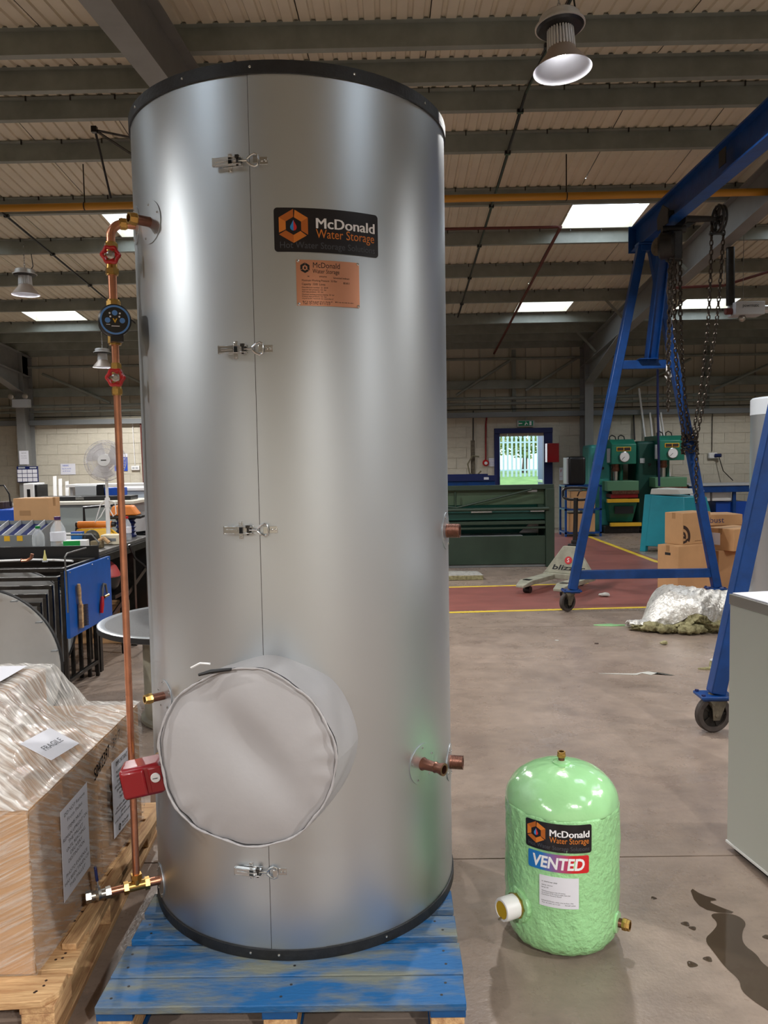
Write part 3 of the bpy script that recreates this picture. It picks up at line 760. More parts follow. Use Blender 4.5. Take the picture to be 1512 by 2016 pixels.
# ---- copper pipe loop with valves and pump
PX = tp(-64, 0, .59); px_, py_ = PX.x, PX.y; dl = D2(-64)
loop = thing('pipe_loop', 'copper circulation pipe with red valves and a round pump, along the silver cylinder', 'pipework', (px_, py_, 0))
P = lambda z, s=0.0: Vector((px_, py_, z)) + dl * s
top = [tp(-64, 2.345, TR - .005), tp(-64, 2.345, TR + .030)]
bend = [P(2.345, -.042)] + [P(2.345 - .042 * (1 - math.cos(math.radians(t))), -.042 + .042 * math.sin(math.radians(t))) for t in range(0, 91, 10)]
build(G().tube([tp(-64, 2.345, TR - .005)] + bend + [P(2.20)], .0135, 16), 'bent_pipe', COPPER, loop, w=True)
build(G().cyl(P(2.345, -.046), P(2.345, -.030), .0185, n=8).cyl(P(2.345, -.050), P(2.345, -.026), .016, n=16), 'compression_nut', BRASS, loop, w=True, angle=25)
build(G().cyl(P(2.21), P(2.06), .0132, n=16), 'pipe', COPPER, loop, w=True)
build(G().cyl(P(2.02), P(1.86), .0115, n=16), 'pipe', COPPER, loop, w=True)
build(G().cyl(P(1.86), P(.24), .0110, n=16), 'pipe', COPPER, loop, w=True)
def nut(z, r, h, par, n=6): return build(G().cyl(P(z), P(z + h), r, n=n).cyl(P(z - h * .25), P(z + h * 1.25), r * .84, n=16), 'compression_nut', BRASS, par, w=True, angle=25)
fr = Vector((.28, -.96, 0)).normalized()     # valves face the viewer
def gate_valve(z, r):
    b = G().cyl(P(z - .028), P(z + .028), r * 1.25, n=14).cyl(P(z), P(z) + fr * .040, r * 1.1, n=14).cyl(P(z), P(z) + fr * .03, r * 1.5, n=6)
    v = build(b, 'gate_valve', BRASS, loop, w=True, angle=30)
    nut(z - .046, r * 1.55, .016, v); nut(z + .030, r * 1.55, .016, v)
    c = P(z) + fr * .054; g = G().torus(c, fr, .0225, .0062, 36, 8, lambda t: .10 * math.cos(6 * t))
    x, y, _ = basis(fr)
    for k in range(5):
        q = x * math.cos(2 * PI * k / 5) + y * math.sin(2 * PI * k / 5); g.beam(c + q * .006, c + q * .022, .008, .004, up=fr)
    build(g, 'handwheel', RED, v, w=True)
    build(G().lathe([(.0125, -.006), (.0125, .002), (.008, .004), (.006, .006), (.0001, .006)], 20, c, fr).cyl(P(z) + fr * .04, c, .005, n=8), 'wheel_nut', CHROME, v, w=True)
gate_valve(2.235, .0135); gate_valve(1.868, .0112)
pz = 2.042; pc = P(pz); pd = Vector((.36, -.93, -.05)).normalized()
pump = build(G().lathe([(.030, -.005), (.040, .004), (.040, .016), (.034, .02), (.034, .036)], 32, pc - pd * .020, pd).cyl(P(pz - .050), P(pz + .050), .0175, n=16), 'pump', CASTBLK, loop, w=True)
nut(pz + .042, .0225, .022, pump, 8); nut(pz - .064, .0225, .022, pump, 8)
build(G().torus(pc + pd * .018, pd, .0355, .0045, 40, 8), 'motor_band', PBLUE, pump, w=True)
build(G().lathe([(.033, .014), (.040, .018), (.041, .040), (.041, .060), (.037, .064), (.0001, .064)], 40, pc - pd * .005, pd), 'motor_housing', BLKPL, pump, w=True)
x, y, _ = basis(pd); fo = pc + pd * .060; up = Vector((0, 0, 1)); rt = up.cross(pd).normalized(); rt = rt if rt.x > 0 else -rt; up2 = pd.cross(rt); up2 = up2 if up2.z > 0 else -up2
build(G().ring(fo, pd, .037, .0325, .0012, 40), 'face_ring', PBLUE, pump, w=True)
for a, b in ((0, .018), (-.018, -.001), (.018, -.001)): build(G().cyl(fo, fo + rt * a + up2 * b + pd * .001 if False else fo + pd * .001, .001, n=8) if False else G().lathe([(.0068, 0), (.0068, .0012), (.0001, .0012)], 20, fo + rt * a + up2 * b, pd), 'face_button', PBLUE, pump, w=True)
for a, b in ((-.0125, .017), (.0125, .017), (-.011, .0085), (.011, .0085)): build(G().lathe([(.0024, 0), (.0024, .0012), (.0001, .0012)], 12, fo + rt * a + up2 * b, pd), 'face_lamp', WPRINT, pump, w=True)
f = plane_map(fo + pd * .0008, rt, up2)
g = G(); poly2d(g, [(-.006, .004), (0, -.008), (.006, .004), (.0025, .004), (0, -.002), (-.0025, .004)], f); build(g, 'face_mark', YELLOW, pump, w=True, flat=True)
g = G(); poly2d(g, [(-.009, -.0165), (.011, -.0165), (.011, -.0145), (-.009, -.0145)], f); poly2d(g, [(-.022, -.0125), (-.012, -.0125), (-.012, -.011), (-.022, -.011)], f); build(g, 'face_lettering', WPRINT, pump, w=True, flat=True)
build(G().hexa(*obox(pc + pd * .034 - up2 * .042 + rt * .004, rt, pd, up2, .016, .020, .012)), 'cable_plug', BLKPL, pump, w=True, bevel=.002)
for o_ in [o for o in bpy.data.objects if o.parent == pump and o.name.split('.')[0] != 'compression_nut'] + [pump]:
    c_ = WM[loop.name].inverted() @ pc
    for v_ in o_.data.vertices: v_.co = c_ + (v_.co - c_) * 1.17
# bottom tee, drain cock
zt = .235
tee = build(G().cyl(P(zt, -.034), P(zt, .034), .0165, n=16).cyl(P(zt), P(zt + .03), .0155, n=16).cyl(P(zt, -.040), P(zt, -.026), .0205, n=6).cyl(P(zt, .026), P(zt, .040), .0205, n=6).cyl(P(zt + .024), P(zt + .040), .0185, n=6), 'tee_fitting', BRASS, loop, w=True, angle=25)
build(G().cyl(tp(-64, zt, TR - .01), P(zt, -.03), .0140, n=16), 'pipe', COPPER, loop, w=True)
build(G().cyl(P(zt, .03), P(zt, .085), .0125, n=16), 'pipe', COPPER, loop, w=True)
bv = build(G().cyl(P(zt, .088), P(zt, .15), .0150, n=16).cyl(P(zt, .080), P(zt, .096), .0185, n=6).cyl(P(zt, .140), P(zt, .156), .0190, n=6).lathe([(.0001, -.018), (.012, -.016), (.019, 0), (.012, .016), (.0001, .018)], 16, P(zt, .118), dl).cyl(P(zt, .118), P(zt + .026, .118), .0075, n=10), 'ball_valve', CHROME, loop, w=True, angle=30)
build(G().beam(P(zt + .026, .118), P(zt + .052, .120), .016, .004, up=dl), 'lever_stem', STEEL, bv, w=True, bevel=.001)
build(G().beam(P(zt + .046, .120), P(zt + .092, .124), .017, .009, up=dl), 'lever_grip', NAVY, bv, w=True, bevel=.003)

# ---- blue pallet under the cylinder
bp = thing('blue_pallet', 'worn blue painted timber pallet carrying the tall silver cylinder', 'pallet', (-.32, 2.02, 0))
def plank(parent, x0, x1, y0, y1, z0, z1, m, name='deck_board', nails=(), wav=.0012):
    g = G(); n = 10; vs = []
    L = x1 - x0 > y1 - y0
    for i in range(n + 1):
        t = i / n
        e = [random.uniform(-wav, wav) for _ in range(2)]
        if L: x = x0 + (x1 - x0) * t; vs += [(x, y0 + e[0], z0), (x, y1 + e[1], z0), (x, y1 + e[1], z1), (x, y0 + e[0], z1)]
        else: y = y0 + (y1 - y0) * t; vs += [(x0 + e[0], y, z0), (x1 + e[1], y, z0), (x1 + e[1], y, z1), (x0 + e[0], y, z1)]
    fs = []
    for i in range(n):
        for k in range(4): fs.append((4 * i + k, 4 * i + (k + 1) % 4, 4 * i + 4 + (k + 1) % 4, 4 * i + 4 + k))
    fs += [(0, 1, 2, 3), (4 * n, 4 * n + 3, 4 * n + 2, 4 * n + 1)]
    g.add(vs, fs); o = build(g, name, m, parent, w=True, bevel=.0025, angle=50)
    if nails:
        h = G()
        for a, b in nails: h.cyl((a, b, z1 - .002), (a, b, z1 + .0004), .0042, n=8)
        build(h, 'nail_heads', INK, o, w=True)
    return o
BX0, BX1 = -.823, .182
for y0, y1 in ((2.02, 2.137), (2.143, 2.288), (2.318, 2.428), (2.462, 2.575), (2.62, 2.74), (2.80, 2.92), (2.97, 3.08), (3.09, 3.21)):
    ns = [(x + random.uniform(-.02, .02), y) for x in (BX0 + .05, -.32, BX1 - .05) for y in (y0 + (y1 - y0) * .3, y0 + (y1 - y0) * .72)]
    plank(bp, BX0 + random.uniform(-.003, .003), BX1 + random.uniform(-.003, .003), y0, y1, .123, .1445, BWOOD, nails=ns)
for x0, x1 in ((BX0 + .002, BX0 + .10), (-.372, -.275), (BX1 - .10, BX1 - .002)):
    plank(bp, x0, x1, 2.025, 3.205, .1, .1225, BWOODE, 'stringer_board')
    for y in (2.028, 2.54, 3.06): build(G().box(x0 + .004, x1 - .004, y, y + .14, .0225, .0995), 'block', BWOOD if y > 2.1 else PINEY, bp, w=True, bevel=.003)
    plank(bp, x0, x1, 2.025, 3.205, .0005, .022, BWOODE, 'bottom_board')

# ---- small green foam cylinder on the floor
SC = Vector((.556, 2.572, 0)); SR = .187
small = thing('foam_cylinder', 'small pale green foam coated vented cylinder standing on the concrete', 'cylinder', SC)
def sw(t, z):
    return .0022 * math.sin(7 * t + 9 * z) * math.sin(23 * z + 2 * t) + .0014 * math.sin(19 * t + 40 * z) + .0010 * math.sin(31 * t - 57 * z)
prof = [(.02, .0), (.120, .0), (.148, .006), (.170, .022), (.182, .045), (.186, .075)] + [(.1868, .075 + .39 * i / 30) for i in range(1, 30)] + [(.1872, .462), (.1855, .468), (.178, .470)]
build(G().lathe(prof, 96, SC, wob=sw), 'body', GFOAM, small, w=True, angle=80)
dprof = [(.1845, .462)] + [(.186 * math.sin(math.radians(t)) ** .8 if t > 0 else .0001, .466 + .118 * math.cos(math.radians(t)) ** 1.1) for t in (88, 84, 78, 72, 66, 60, 52, 44, 36, 28, 20, 12, 6, 0)]
build(G().lathe(dprof, 96, SC, wob=lambda t, z: .0012 * math.sin(6 * t + 30 * z) + .0008 * math.sin(13 * t - 50 * z)), 'dome', GDOME, small, w=True, angle=80)
boss = build(G().lathe([(.030, .570), (.029, .588), (.022, .592), (.012, .593)], 32, SC), 'top_boss', GDOME, small, w=True)
build(G().cyl(SC + Vector((0, 0, .585)), SC + Vector((0, 0, .606)), .0105, n=20), 'top_spigot', COPOLD, small, w=True)
build(G().lathe([(.0135, .603), (.0145, .604), (.0145, .613), (.0135, .614), (.0135, .622), (.0098, .622), (.0098, .606), (.0001, .606)], 8, SC), 'top_nut', BRASS, small, w=True, angle=25)
sp = lambda a, z, r=SR: Vector((SC.x, SC.y, 0)) + D2(a) * r + Vector((0, 0, z))
bd = (D2(-60) + Vector((0, 0, .02))).normalized(); b0p = sp(-60, .148, SR - .035)
ib = build(G().lathe([(.054, 0), (.057, .030), (.052, .040), (.040, .042)], 40, b0p, bd, wob=lambda t, z: .002 * math.sin(4 * t)), 'heater_boss', GFOAM, small, w=True)
build(G().lathe([(.040, .036), (.041, .050), (.036, .052)], 8, b0p, bd), 'brass_ring', BRASS, ib, w=True, angle=25)
build(G().lathe([(.034, .046), (.037, .049), (.0375, .098), (.0345, .104), (.029, .105), (.028, .102), (.0001, .102)], 40, b0p, bd), 'heater_cap', WHITE, ib, w=True)
build(G().lathe([(.0275, .1022), (.0275, .1032), (.0001, .1034)], 32, b0p, bd), 'cap_label', mat('mustard_label', (196, 160, 30), .5), ib, w=True)
x, y, _ = basis(bd); build(G().cyl(b0p + bd * .103 - Vector((0, 0, .025)), b0p + bd * .116 - Vector((0, 0, .027)), .0035, n=8), 'cap_screw', CHROME, ib, w=True)
ob = sp(58, .088, SR - .022); od = D2(58)
o_ = build(G().lathe([(.034, 0), (.036, .016), (.033, .026), (.014, .028)], 32, ob, od), 'outlet_boss', GDOME, small, w=True)
build(G().cyl(ob + od * .02, ob + od * .048, .0145, n=20), 'outlet_spigot', COPOLD, o_, w=True)
build(G().lathe([(.0185, .040), (.0195, .042), (.0195, .054), (.0180, .056), (.0180, .064), (.013, .064), (.013, .044), (.0001, .044)], 8, ob, od), 'outlet_nut', BRASS, o_, w=True, angle=25)
sticker(small, SC, SR, -48, 16.5, .368, .459, .0035)
vst = build(patch(G(), SC, SR, -45.2, 13.8, .303, .360, .006, .0032), 'vented_sticker', BLUERED, small, w=True)
vw = math.radians(59) * SR; g = G(); puttxt(g, txt('VENTED', .052, vw * .84, .03, shear=.15), cylmap(SC, SR, -45.2, .303, .0039), vw * .07, .0105); build(g, 'lettering', WPRINT, vst, w=True, flat=True)
lab = build(patch(G(), SC, SR, -33.5, 3.8, .187, .287, .0005, .0034), 'paper_label', PAPER, small, w=True)
lw = math.radians(37.3) * SR; lf = cylmap(SC, SR, -33.5, .187, .0040)
for s, v, wd, sz in (('ref : vented hot water cylinder', .079, .40, .006), ('capacity  36 litres', .068, .28, .005), ('Serial 18/', .060, .18, .005), ('Working pressure max 10 metres', .048, .60, .005), ('test pressure 22 PSI, material copper, foam clad', .042, .72, .005), ('insulation factory fitted', .036, .50, .005), ('Industrial Estate, units one to four, Fife', .017, .80, .005), ('Tel: 01592 611123       Email sales', .010, .86, .005)):
    g = G(); puttxt(g, txt(s, sz, lw * wd, .008), lf, lw * .06, v); build(g, 'lettering', INK, lab, w=True, flat=True)

# ---- white laminate unit at the right edge
unit = thing('storage_unit', 'white panelled waist high unit with grey metal top edge at the right', 'cabinet', (1.345, 3.115, 0), .1688)
build(G().box(0, .9, -1.05, 0, .035, 1.005), 'side_panel', LAMINATE, unit, bevel=.002)
build(G().box(-.004, .904, -1.054, .004, .026, .036), 'bottom_trim', WHITE, unit, bevel=.001)
build(G().box(.02, .88, -1.03, -.02, 0.0005, .026), 'plinth', BLKPL, unit)
build(G().box(-.003, .903, -1.053, .003, 1.005, 1.046), 'top_frame', STAINLESS, unit, bevel=.002)
build(G().box(.006, .894, -1.044, -.006, 1.040, 1.0515), 'top_panel', PAPER, unit, bevel=.002)
for y in (-.33, -.7): build(G().lathe([(.004, 0), (.003, .002), (.0001, .002)], 10, (-.003, y, 1.02), (-1, 0, 0)), 'screw', STEEL, unit)

# ---- timber pallet with the film wrapped load
wp = thing('timber_pallet', 'bare timber pallet with a split corner under the film wrapped cartons', 'pallet', (-.943, 2.05, 0), .068)
for y0, y1 in ((.0, .115), (.135, .30), (.315, .485), (.53, .625), (.70, .865), (.895, 1.07), (1.09, 1.25)):
    ns = [(x + random.uniform(-.02, .02), y0 + (y1 - y0) * random.uniform(.25, .75)) for x in (-.05, -.06, -.55) for _ in (0, 1)]
    g = G(); e = random.uniform(-.006, .006)
    if y0 == 0: g.prism([(-1.2, 0, .123), (-.035, 0, .123), (0, .04, .123), (0, y1, .123), (-1.2, y1, .123)], (0, 0, .022))
    else: g.box(-1.2, e, y0, y1, .123, .1448)
    o = build(g, 'deck_board', PINE, wp, bevel=.003)
    h = G()
    for a, b in ns: h.cyl((a, b, .1435), (a, b, .1455), .0042, n=8)
    build(h, 'nail_heads', CARDD, o)
for x0, x1 in ((-.10, -.004), (-.65, -.55), (-1.2, -1.10)):
    build(G().box(x0, x1, .01, 1.24, .1005, .1228), 'stringer_board', PINEY, wp, bevel=.003)
    for y in (.012, .55, 1.09): build(G().box(x0 + .003, x1 - .003, y, y + .145, .0225, .1003), 'block', PINEY, wp, bevel=.004)
    build(G().box(x0, x1, .0, 1.25, .0005, .0222), 'bottom_board', PINEY, wp, bevel=.003)
bat = G().box(-.0225, .0225, 0, .98, 0, .02)
o = build(bat, 'batten', PINEY, None, bevel=.002, loc=(-.992, 2.27, .1452), rot=(0, 0, .0)); tag(o, 'thin timber batten lying on the pallet beside the wrapped cartons', 'batten')
def carton(name, label, loc, sx, sy, sz, rz=0.0, group=None, tape=True, hand=False, m=CARD):
    """origin at the nearest lower corner; x runs right, y away"""
    c = thing(name, label, 'box', loc, rz, group)
    build(G().box(0, sx, 0, sy, 0, sz - .004), 'carton_wall', m, c, bevel=.004)
    build(G().box(.002, sx - .002, .002, sy / 2 - .0015, sz - .004, sz), 'flap', m, c, bevel=.001)
    build(G().box(.002, sx - .002, sy / 2 + .0015, sy - .002, sz - .004, sz), 'flap', m, c, bevel=.001)
    if tape:
        t = G().box(-.0006, sx + .0006, sy / 2 - .025, sy / 2 + .025, sz, sz + .0006).box(-.0008, 0, sy / 2 - .025, sy / 2 + .025, sz - .07, sz).box(sx, sx + .0008, sy / 2 - .025, sy / 2 + .025, sz - .07, sz)
        build(t, 'tape', CARDT, c, flat=True)
    if hand: build(G().box(-.001, .002, sy / 2 - .04, sy / 2 + .04, sz * .8, sz * .8 + .03), 'hand_hole', INK, c, flat=True)
    return c
ca = carton('carton', 'nearer film wrapped carton with a black vertical mark on its end', (-2.05, 2.155, .1462), 1.005, .53, .478)
build(G().box(.80, .835, -.0012, 0, .14, .26), 'printed_mark', INK, ca, flat=True)
cb_ = carton('carton', 'farther film wrapped carton behind the IMPORTANT sheet', (-2.05, 2.70, .1462), 1.005, .44, .478)
cc = carton('carton', 'upper carton under the film forming the peak of the wrapped load', (-2.05, 2.74, .6255), .64, .39, .158)
wrap = G(); wtop = G()
def hl(x, y):
    s = min(1, (-1.050 - x) / .335 if y < 2.7 else (-1.050 - .20 * min(1, (y - 2.7) / .25) - x) / (.335 - .20 * min(1, (y - 2.7) / .25)), (y - 2.165) / .55); s = max(0, s)
    e = min((-1.036 - x), (y - 2.146)); rip = .0045 * math.sin(34 * (x * .9 + y * .5) + 5 * y) * min(1, e * 12) + .003 * math.sin(71 * (x * .8 - y * .25) + 2)
    return .634 + .160 * s + abs(rip)
wtop.grid(lambda u, v: (-2.06 + 1.024 * u, 2.146 + 1.004 * v, hl(-2.06 + 1.024 * u, 2.146 + 1.004 * v)), 70, 70)
wrap.grid(lambda u, v: (-1.036 + .0030 * math.sin(40 * v + 9 * u), 2.146 + 1.004 * u, .15 + .484 * v), 50, 30)
wfr = G(); wfr.grid(lambda u, v: (-2.06 + 1.024 * u, 2.146 - .0030 * math.sin(36 * v - 7 * u), .15 + .484 * v), 50, 30)
o = thing('stretch_wrap', 'clear streaky stretch film pulled tight over the pallet of cartons', 'plastic wrap', (-1.55, 2.65, .15)); build(wrap, 'side_film', FILMS, o, w=True, angle=60); build(wfr, 'front_film', FILM, o, w=True, angle=60); build(wtop, 'top_film', FILMT, o, w=True, angle=60)
def sheet(name, label, pts, lines, m=PAPER, cat='notice', ink=INK, title=None, th=.001):
    """a paper sheet: pts = bottom left, bottom right, top left; lines = (text, u, v, width, size)"""
    o, r, t = Vector(pts[0]), Vector(pts[1]), Vector(pts[2]); x = (r - o); y = (t - o); W, Hh = x.length, y.length; x.normalize(); y.normalize(); n = x.cross(y).normalized()
    s = thing(name, label, cat, o); g = G(); g.prism([o, o + x * W, o + x * W + y * Hh, o + y * Hh], n * th); build(g, 'paper', m, s, w=True, flat=True)
    f = plane_map(o, x, y, th + .0006)
    for tx, u, v, wd, sz in lines:
        g = G(); puttxt(g, txt(tx, sz, wd * W, .006, align='CENTER'), f, u * W, v * Hh); build(g, 'lettering', ink, s, w=True, flat=True)
    return s, f, W, Hh
X = -1.0315
sheet('notice_sheet', 'hanging white sheet with a DO NOT REMOVE notice on the wrapped load', [(X, 2.34, .252), (X, 2.553, .258), (X, 2.341, .540)],
      [(t, .5, v, wd, .0165) for t, v, wd in (('DO NOT Remove', .90, .76), ('From Pallet', .82, .56), ('ITEMS MUST', .72, .55), ('REMAIN UPRIGHT ON', .64, .9), ('THE PALLET', .57, .55), ('UNTIL REACHING', .50, .7), ('DELIVERY', .43, .45), ('DESTINATION', .36, .6), ('PHOTO EVIDENCE', .23, .8), ('HAS BEEN TAKEN OF', .155, .9), ('THIS PALLET', .08, .6))])
s, f, W, Hh = sheet('notice_sheet', 'white sheet headed IMPORTANT near the back corner of the wrapped load', [(X, 2.782, .236), (X, 2.992, .228), (X, 2.784, .520)],
      [('IMPORTANT', .5, .90, .6, .026)] + [(t, .5, v, wd, .014) for t, v, wd in (('PLEASE INSPECT', .80, .6), ('THIS PALLET FOR', .74, .6), ('DAMAGE BEFORE', .68, .55), ('ANY SIGNATURE IS GIVEN', .62, .8), ('DAMAGES MUST BE', .56, .6), ('NOTED ON', .50, .35), ('DELIVERY', .44, .35), ('any claims after delivery', .34, .7), ('will not be accepted without', .29, .85), ('photos', .24, .25), ('contact the office with any questions', .18, .9))])
emblem(s, f, W * .28, Hh * .075, .014, (INK, INK, INK, INK)); g = G(); puttxt(g, txt('McDonald', .016, W * .32, .01), f, W * .4, Hh * .07); puttxt(g, txt('Water Storage', .010, W * .3), f, W * .4, Hh * .035); build(g, 'lettering', INK, s, w=True, flat=True)
def onslope(x, y, l=.0105): return Vector((x, y, .634 + .160 * max(0, min(1, (-1.05 - x) / .335, (y - 2.165) / .55)) + l))
sheet('fragile_label', 'white FRAGILE label stuck on the sloping film', [onslope(-1.095, 2.44), onslope(-1.075, 2.615), onslope(-1.20, 2.455)], [('FRAGILE', .5, .36, .62, .032)], ink=GINK, cat='label')
sheet('blank_sheet', 'plain white sheet under the film on top of the wrapped load', [onslope(-1.72, 2.80, .012), onslope(-1.46, 2.80, .012), onslope(-1.72, 3.08, .012)], [], cat='paper')
g = G(); f = plane_map((X, 2.615, .520), (0, .97, .24), (0, -.24, .97), .002); [puttxt(g, txt('S04/2397', .060, .16, 0, shear=.3), f, q, 0) for q in (0, .0015, .003)]; puttxt(g, txt('39/7', .045, .085, 0, shear=.3), plane_map((X, 2.80, .568), (0, .97, .2), (0, -.2, .97), .002))
o = build(g, 'marker_writing', INK, None, flat=True, kind='stuff'); tag(o, 'black marker writing scrawled along the top edge of the wrapped load', 'writing')
sheet('dropped_sheet', 'white paper sheet standing behind the silver cylinder beside the timber pallet', [(-1.10, 3.42, .001), (-.98, 3.42, .001), (-1.10, 3.44, .20)], [], cat='paper')

# ---- scraps on the floor
def scrap(name, label, cat, pts, h, m, loc, group=None):
    g = G(); g.prism([(x, y, 0) for x, y in pts], (0, 0, h)); o = build(g, name, m, None, bevel=min(.002, h * .3), loc=(loc[0], loc[1], .0005)); tag(o, label, cat, group); return o
scrap('foam_offcut', 'flat pale green foam offcut left of the foil blanket', 'offcut', [(-.17, .02), (-.14, .0), (-.02, -.03), (.16, -.02), (.17, .0), (.02, .02), (0, .05)], .010, GDOME, (2.06, 7.32))
def lump(name, label, cat, loc, r, sq, m):
    g = G().sphere((0, 0, 0), r, 14, 8, sq, lambda u: .22 * math.sin(5 * u.x + 3 * u.y) + .12 * math.sin(11 * u.y - 7 * u.z)); z0 = -min(v[2] for v in g.v)
    o = build(g, name, m, None, loc=(loc[0], loc[1], z0)); return tag(o, label, cat)
lump('wool_scrap', 'pale wool scrap lying on the red walkway behind the caster', 'scrap', (2.40, 8.83), .06, (1, .6, .35), CONC)
lump('wool_scrap', 'crumb of mineral wool on the concrete before the foil blanket', 'scrap', (2.28, 6.55), .03, (1, .7, .5), WOOL)
w_ = thing('wool_plug', 'foil faced wool disc with a torn edge beside the near blue leg', 'offcut', (2.42, 5.79, 0))
build(G().lathe([(.0001, .002), (.055, .002), (.058, .03), (.050, .062), (.0001, .064)], 20, wob=lambda t, z: .008 * math.sin(5 * t)), 'wool', WOOL, w_)
build(G().lathe([(.056, .060), (.054, .068), (.0001, .071)], 20, wob=lambda t, z: .006 * math.sin(5 * t)), 'foil_face', FOIL, w_)
build(G().prism([(-.16, -.02, .002), (-.02, -.05, .002), (-.01, .01, .002), (-.06, .01, .002)], (0, 0, .012)), 'torn_edge', WOOL, w_)
scrap('cord_offcut', 'thin pale offcut strip lying on the concrete in mid floor', 'offcut', [(-.32, .02), (-.05, -.03), (0, .01), (.05, -.04), (.12, .02), (.2, -.05), (.06, .05), (0, .03), (-.05, 0)], .004, CONC, (1.82, 5.68))
for i, (x, y, l) in enumerate(((.44, 2.62, 'tiny curled shaving on the concrete between blue pallet and foam cylinder'), (1.22, 2.42, 'white chip on the concrete right of the puddle'), (1.42, 6.75, 'small pale chip alone on the mid floor concrete'), (1.73, 6.62, 'small dark chip on the concrete below the green offcut'))):
    scrap('chip', l, 'scrap', [(-.018, 0), (-.006, .012), (.016, .008), (.018, -.006), (0, -.01)], .006, CONC if i != 3 else CARDD, (x, y))
s_ = thing('insulation_slab', 'small foil faced insulation slab on the floor by the green machine', 'offcut', (1.0, 10.35, 0))
build(G().prism([(-.4, -.17, .001), (.19, -.17, .001), (.16, .2, .001), (-.4, .3, .001)], (0, 0, .06)), 'wool', WOOL, s_, bevel=.006)
build(G().prism([(-.4, -.168, .061), (.188, -.168, .061), (.158, .198, .061), (-.4, .298, .061)], (0, 0, .004)), 'foil_face', FOIL, s_)
pud = thing('puddle', 'brown wet puddle on the concrete at the lower right', 'puddle', (1.08, 2.45, 0))
pts = [(1.086, 2.655), (1.098, 2.60), (1.06, 2.555), (1.012, 2.511), (1.018, 2.44), (1.022, 2.368), (1.042, 2.308), (1.024, 2.262), (1.040, 2.215), (1.064, 2.175), (1.10, 2.10), (1.2, 2.05), (1.25, 2.2), (1.19, 2.31), (1.145, 2.379), (1.150, 2.43), (1.128, 2.482), (1.155, 2.55), (1.195, 2.60), (1.183, 2.645), (1.14, 2.662)]
def soft(p, n=2):
    for _ in range(n): p = [q for i in range(len(p)) for q in ((p[i][0] * .75 + p[(i + 1) % len(p)][0] * .25, p[i][1] * .75 + p[(i + 1) % len(p)][1] * .25), (p[i][0] * .25 + p[(i + 1) % len(p)][0] * .75, p[i][1] * .25 + p[(i + 1) % len(p)][1] * .75))]
    return p
build(G().prism([(x, y, .0006) for x, y in soft(pts)], (0, 0, .0010)), 'water', WATER, pud, w=True)
pts = [(1.085, 2.83), (1.11, 2.775), (1.16, 2.742), (1.115, 2.735), (1.14, 2.70), (1.19, 2.655), (1.10, 2.668), (1.065, 2.72)]
build(G().prism([(x, y, .0006) for x, y in soft(pts, 1)], (0, 0, .0010)), 'water_arm', WATER, pud, w=True)
for x, y, r in ((.985, 2.60, .014), (1.0, 2.575, .012), (.925, 2.385, .016), (.985, 2.41, .014), (1.225, 2.52, .014), (.93, 2.76, .010)):
    build(G().lathe([(.0001, .0018), (r * .8, .0016), (r, .0006)], 14, (x, y, 0), wob=lambda t, z: r * .15 * math.sin(3 * t + x * 50)), 'droplet', WATER, pud, w=True)

# ---- torn foil faced insulation blanket
bl = thing('insulation_blanket', 'torn foil faced mineral wool blanket heaped on the floor', 'insulation', (2.6, 7.2, 0))
def sstep(a, b, x): t = max(0, min(1, (x - a) / (b - a))); return t * t * (3 - 2 * t)
def fe(u):                                        # front edge of the foil: x, y, z
    x = 2.16 + 1.10 * u
    z = .055 + .14 * math.exp(-((u - .50) / .13) ** 2) + .03 * math.sin(9 * u) * u - .02 * sstep(.6, .8, u)
    return x, 7.10 - .16 * math.sin(PI * min(1, u * 1.1)) + .03 * math.sin(7 * u), max(.035, z)
def foil(u, v):
    x, yf, zf = fe(u); h = .05 + .32 * sstep(.08, .40, u) * (1 - .30 * sstep(.40, 1, u))
    if h < zf + .02: h = zf + .02
    a = PI * v; depth = .10 + .42 * sstep(.05, .4, u)
    y = yf + depth * (1 - math.cos(a)) * .75; z = zf * (1 - v) + (h - zf * .5) * math.sin(a) ** .75 + .004
    n = .005 * math.sin(31 * u + 17 * v) * math.sin(23 * v + 5 * u) + .004 * math.sin(71 * u - 43 * v) + .004 * math.sin(120 * u + 90 * v)
    return (x + n, y + n * .6, max(.004, z + n * (1 if 0 < v < 1 else .2)))
build(G().grid(foil, 90, 40), 'foil_face', FOIL, bl, w=True, angle=40)
def wool(u, v):
    x, yf, zf = fe(u); j = .022 * math.sin(37 * u + 11 * v) + .018 * math.sin(83 * u - 23 * v) + random.uniform(-.010, .010)
    z = zf * (1 - v) + (.002 + .0 * u) * v; bite = .5 + .5 * math.sin(13 * u + 1.5)
    return (x + j * .5, yf - .03 * math.sin(PI * v) - j * (1 if v > .1 else .1) + .07 * bite * (v > .4) * (1 if u > .45 else .2), max(.001, z + j * .35 * (0 < v < 1)))
build(G().grid(wool, 110, 8), 'wool_edge', WOOL, bl, w=True, angle=80)
for i, (x, y, r) in enumerate(((2.33, 7.02, .07), (2.42, 6.95, .06), (2.62, 6.90, .075), (2.70, 6.92, .06), (2.90, 6.96, .08), (3.02, 6.98, .07), (2.50, 6.96, .05))):
    g = G().sphere((x, y, r * .55), r, 18, 12, (1.25, .7, .62), lambda u: .25 * math.sin(7 * u.x + i) * math.sin(6 * u.z + 2 * i) + .14 * math.sin(17 * u.y + 5 * u.x)); dz = .001 - min(v[2] for v in g.v); g.v = [(a, b, c + dz) for a, b, c in g.v]
    build(g, 'wool_tuft', WOOL, bl, w=True, angle=80)

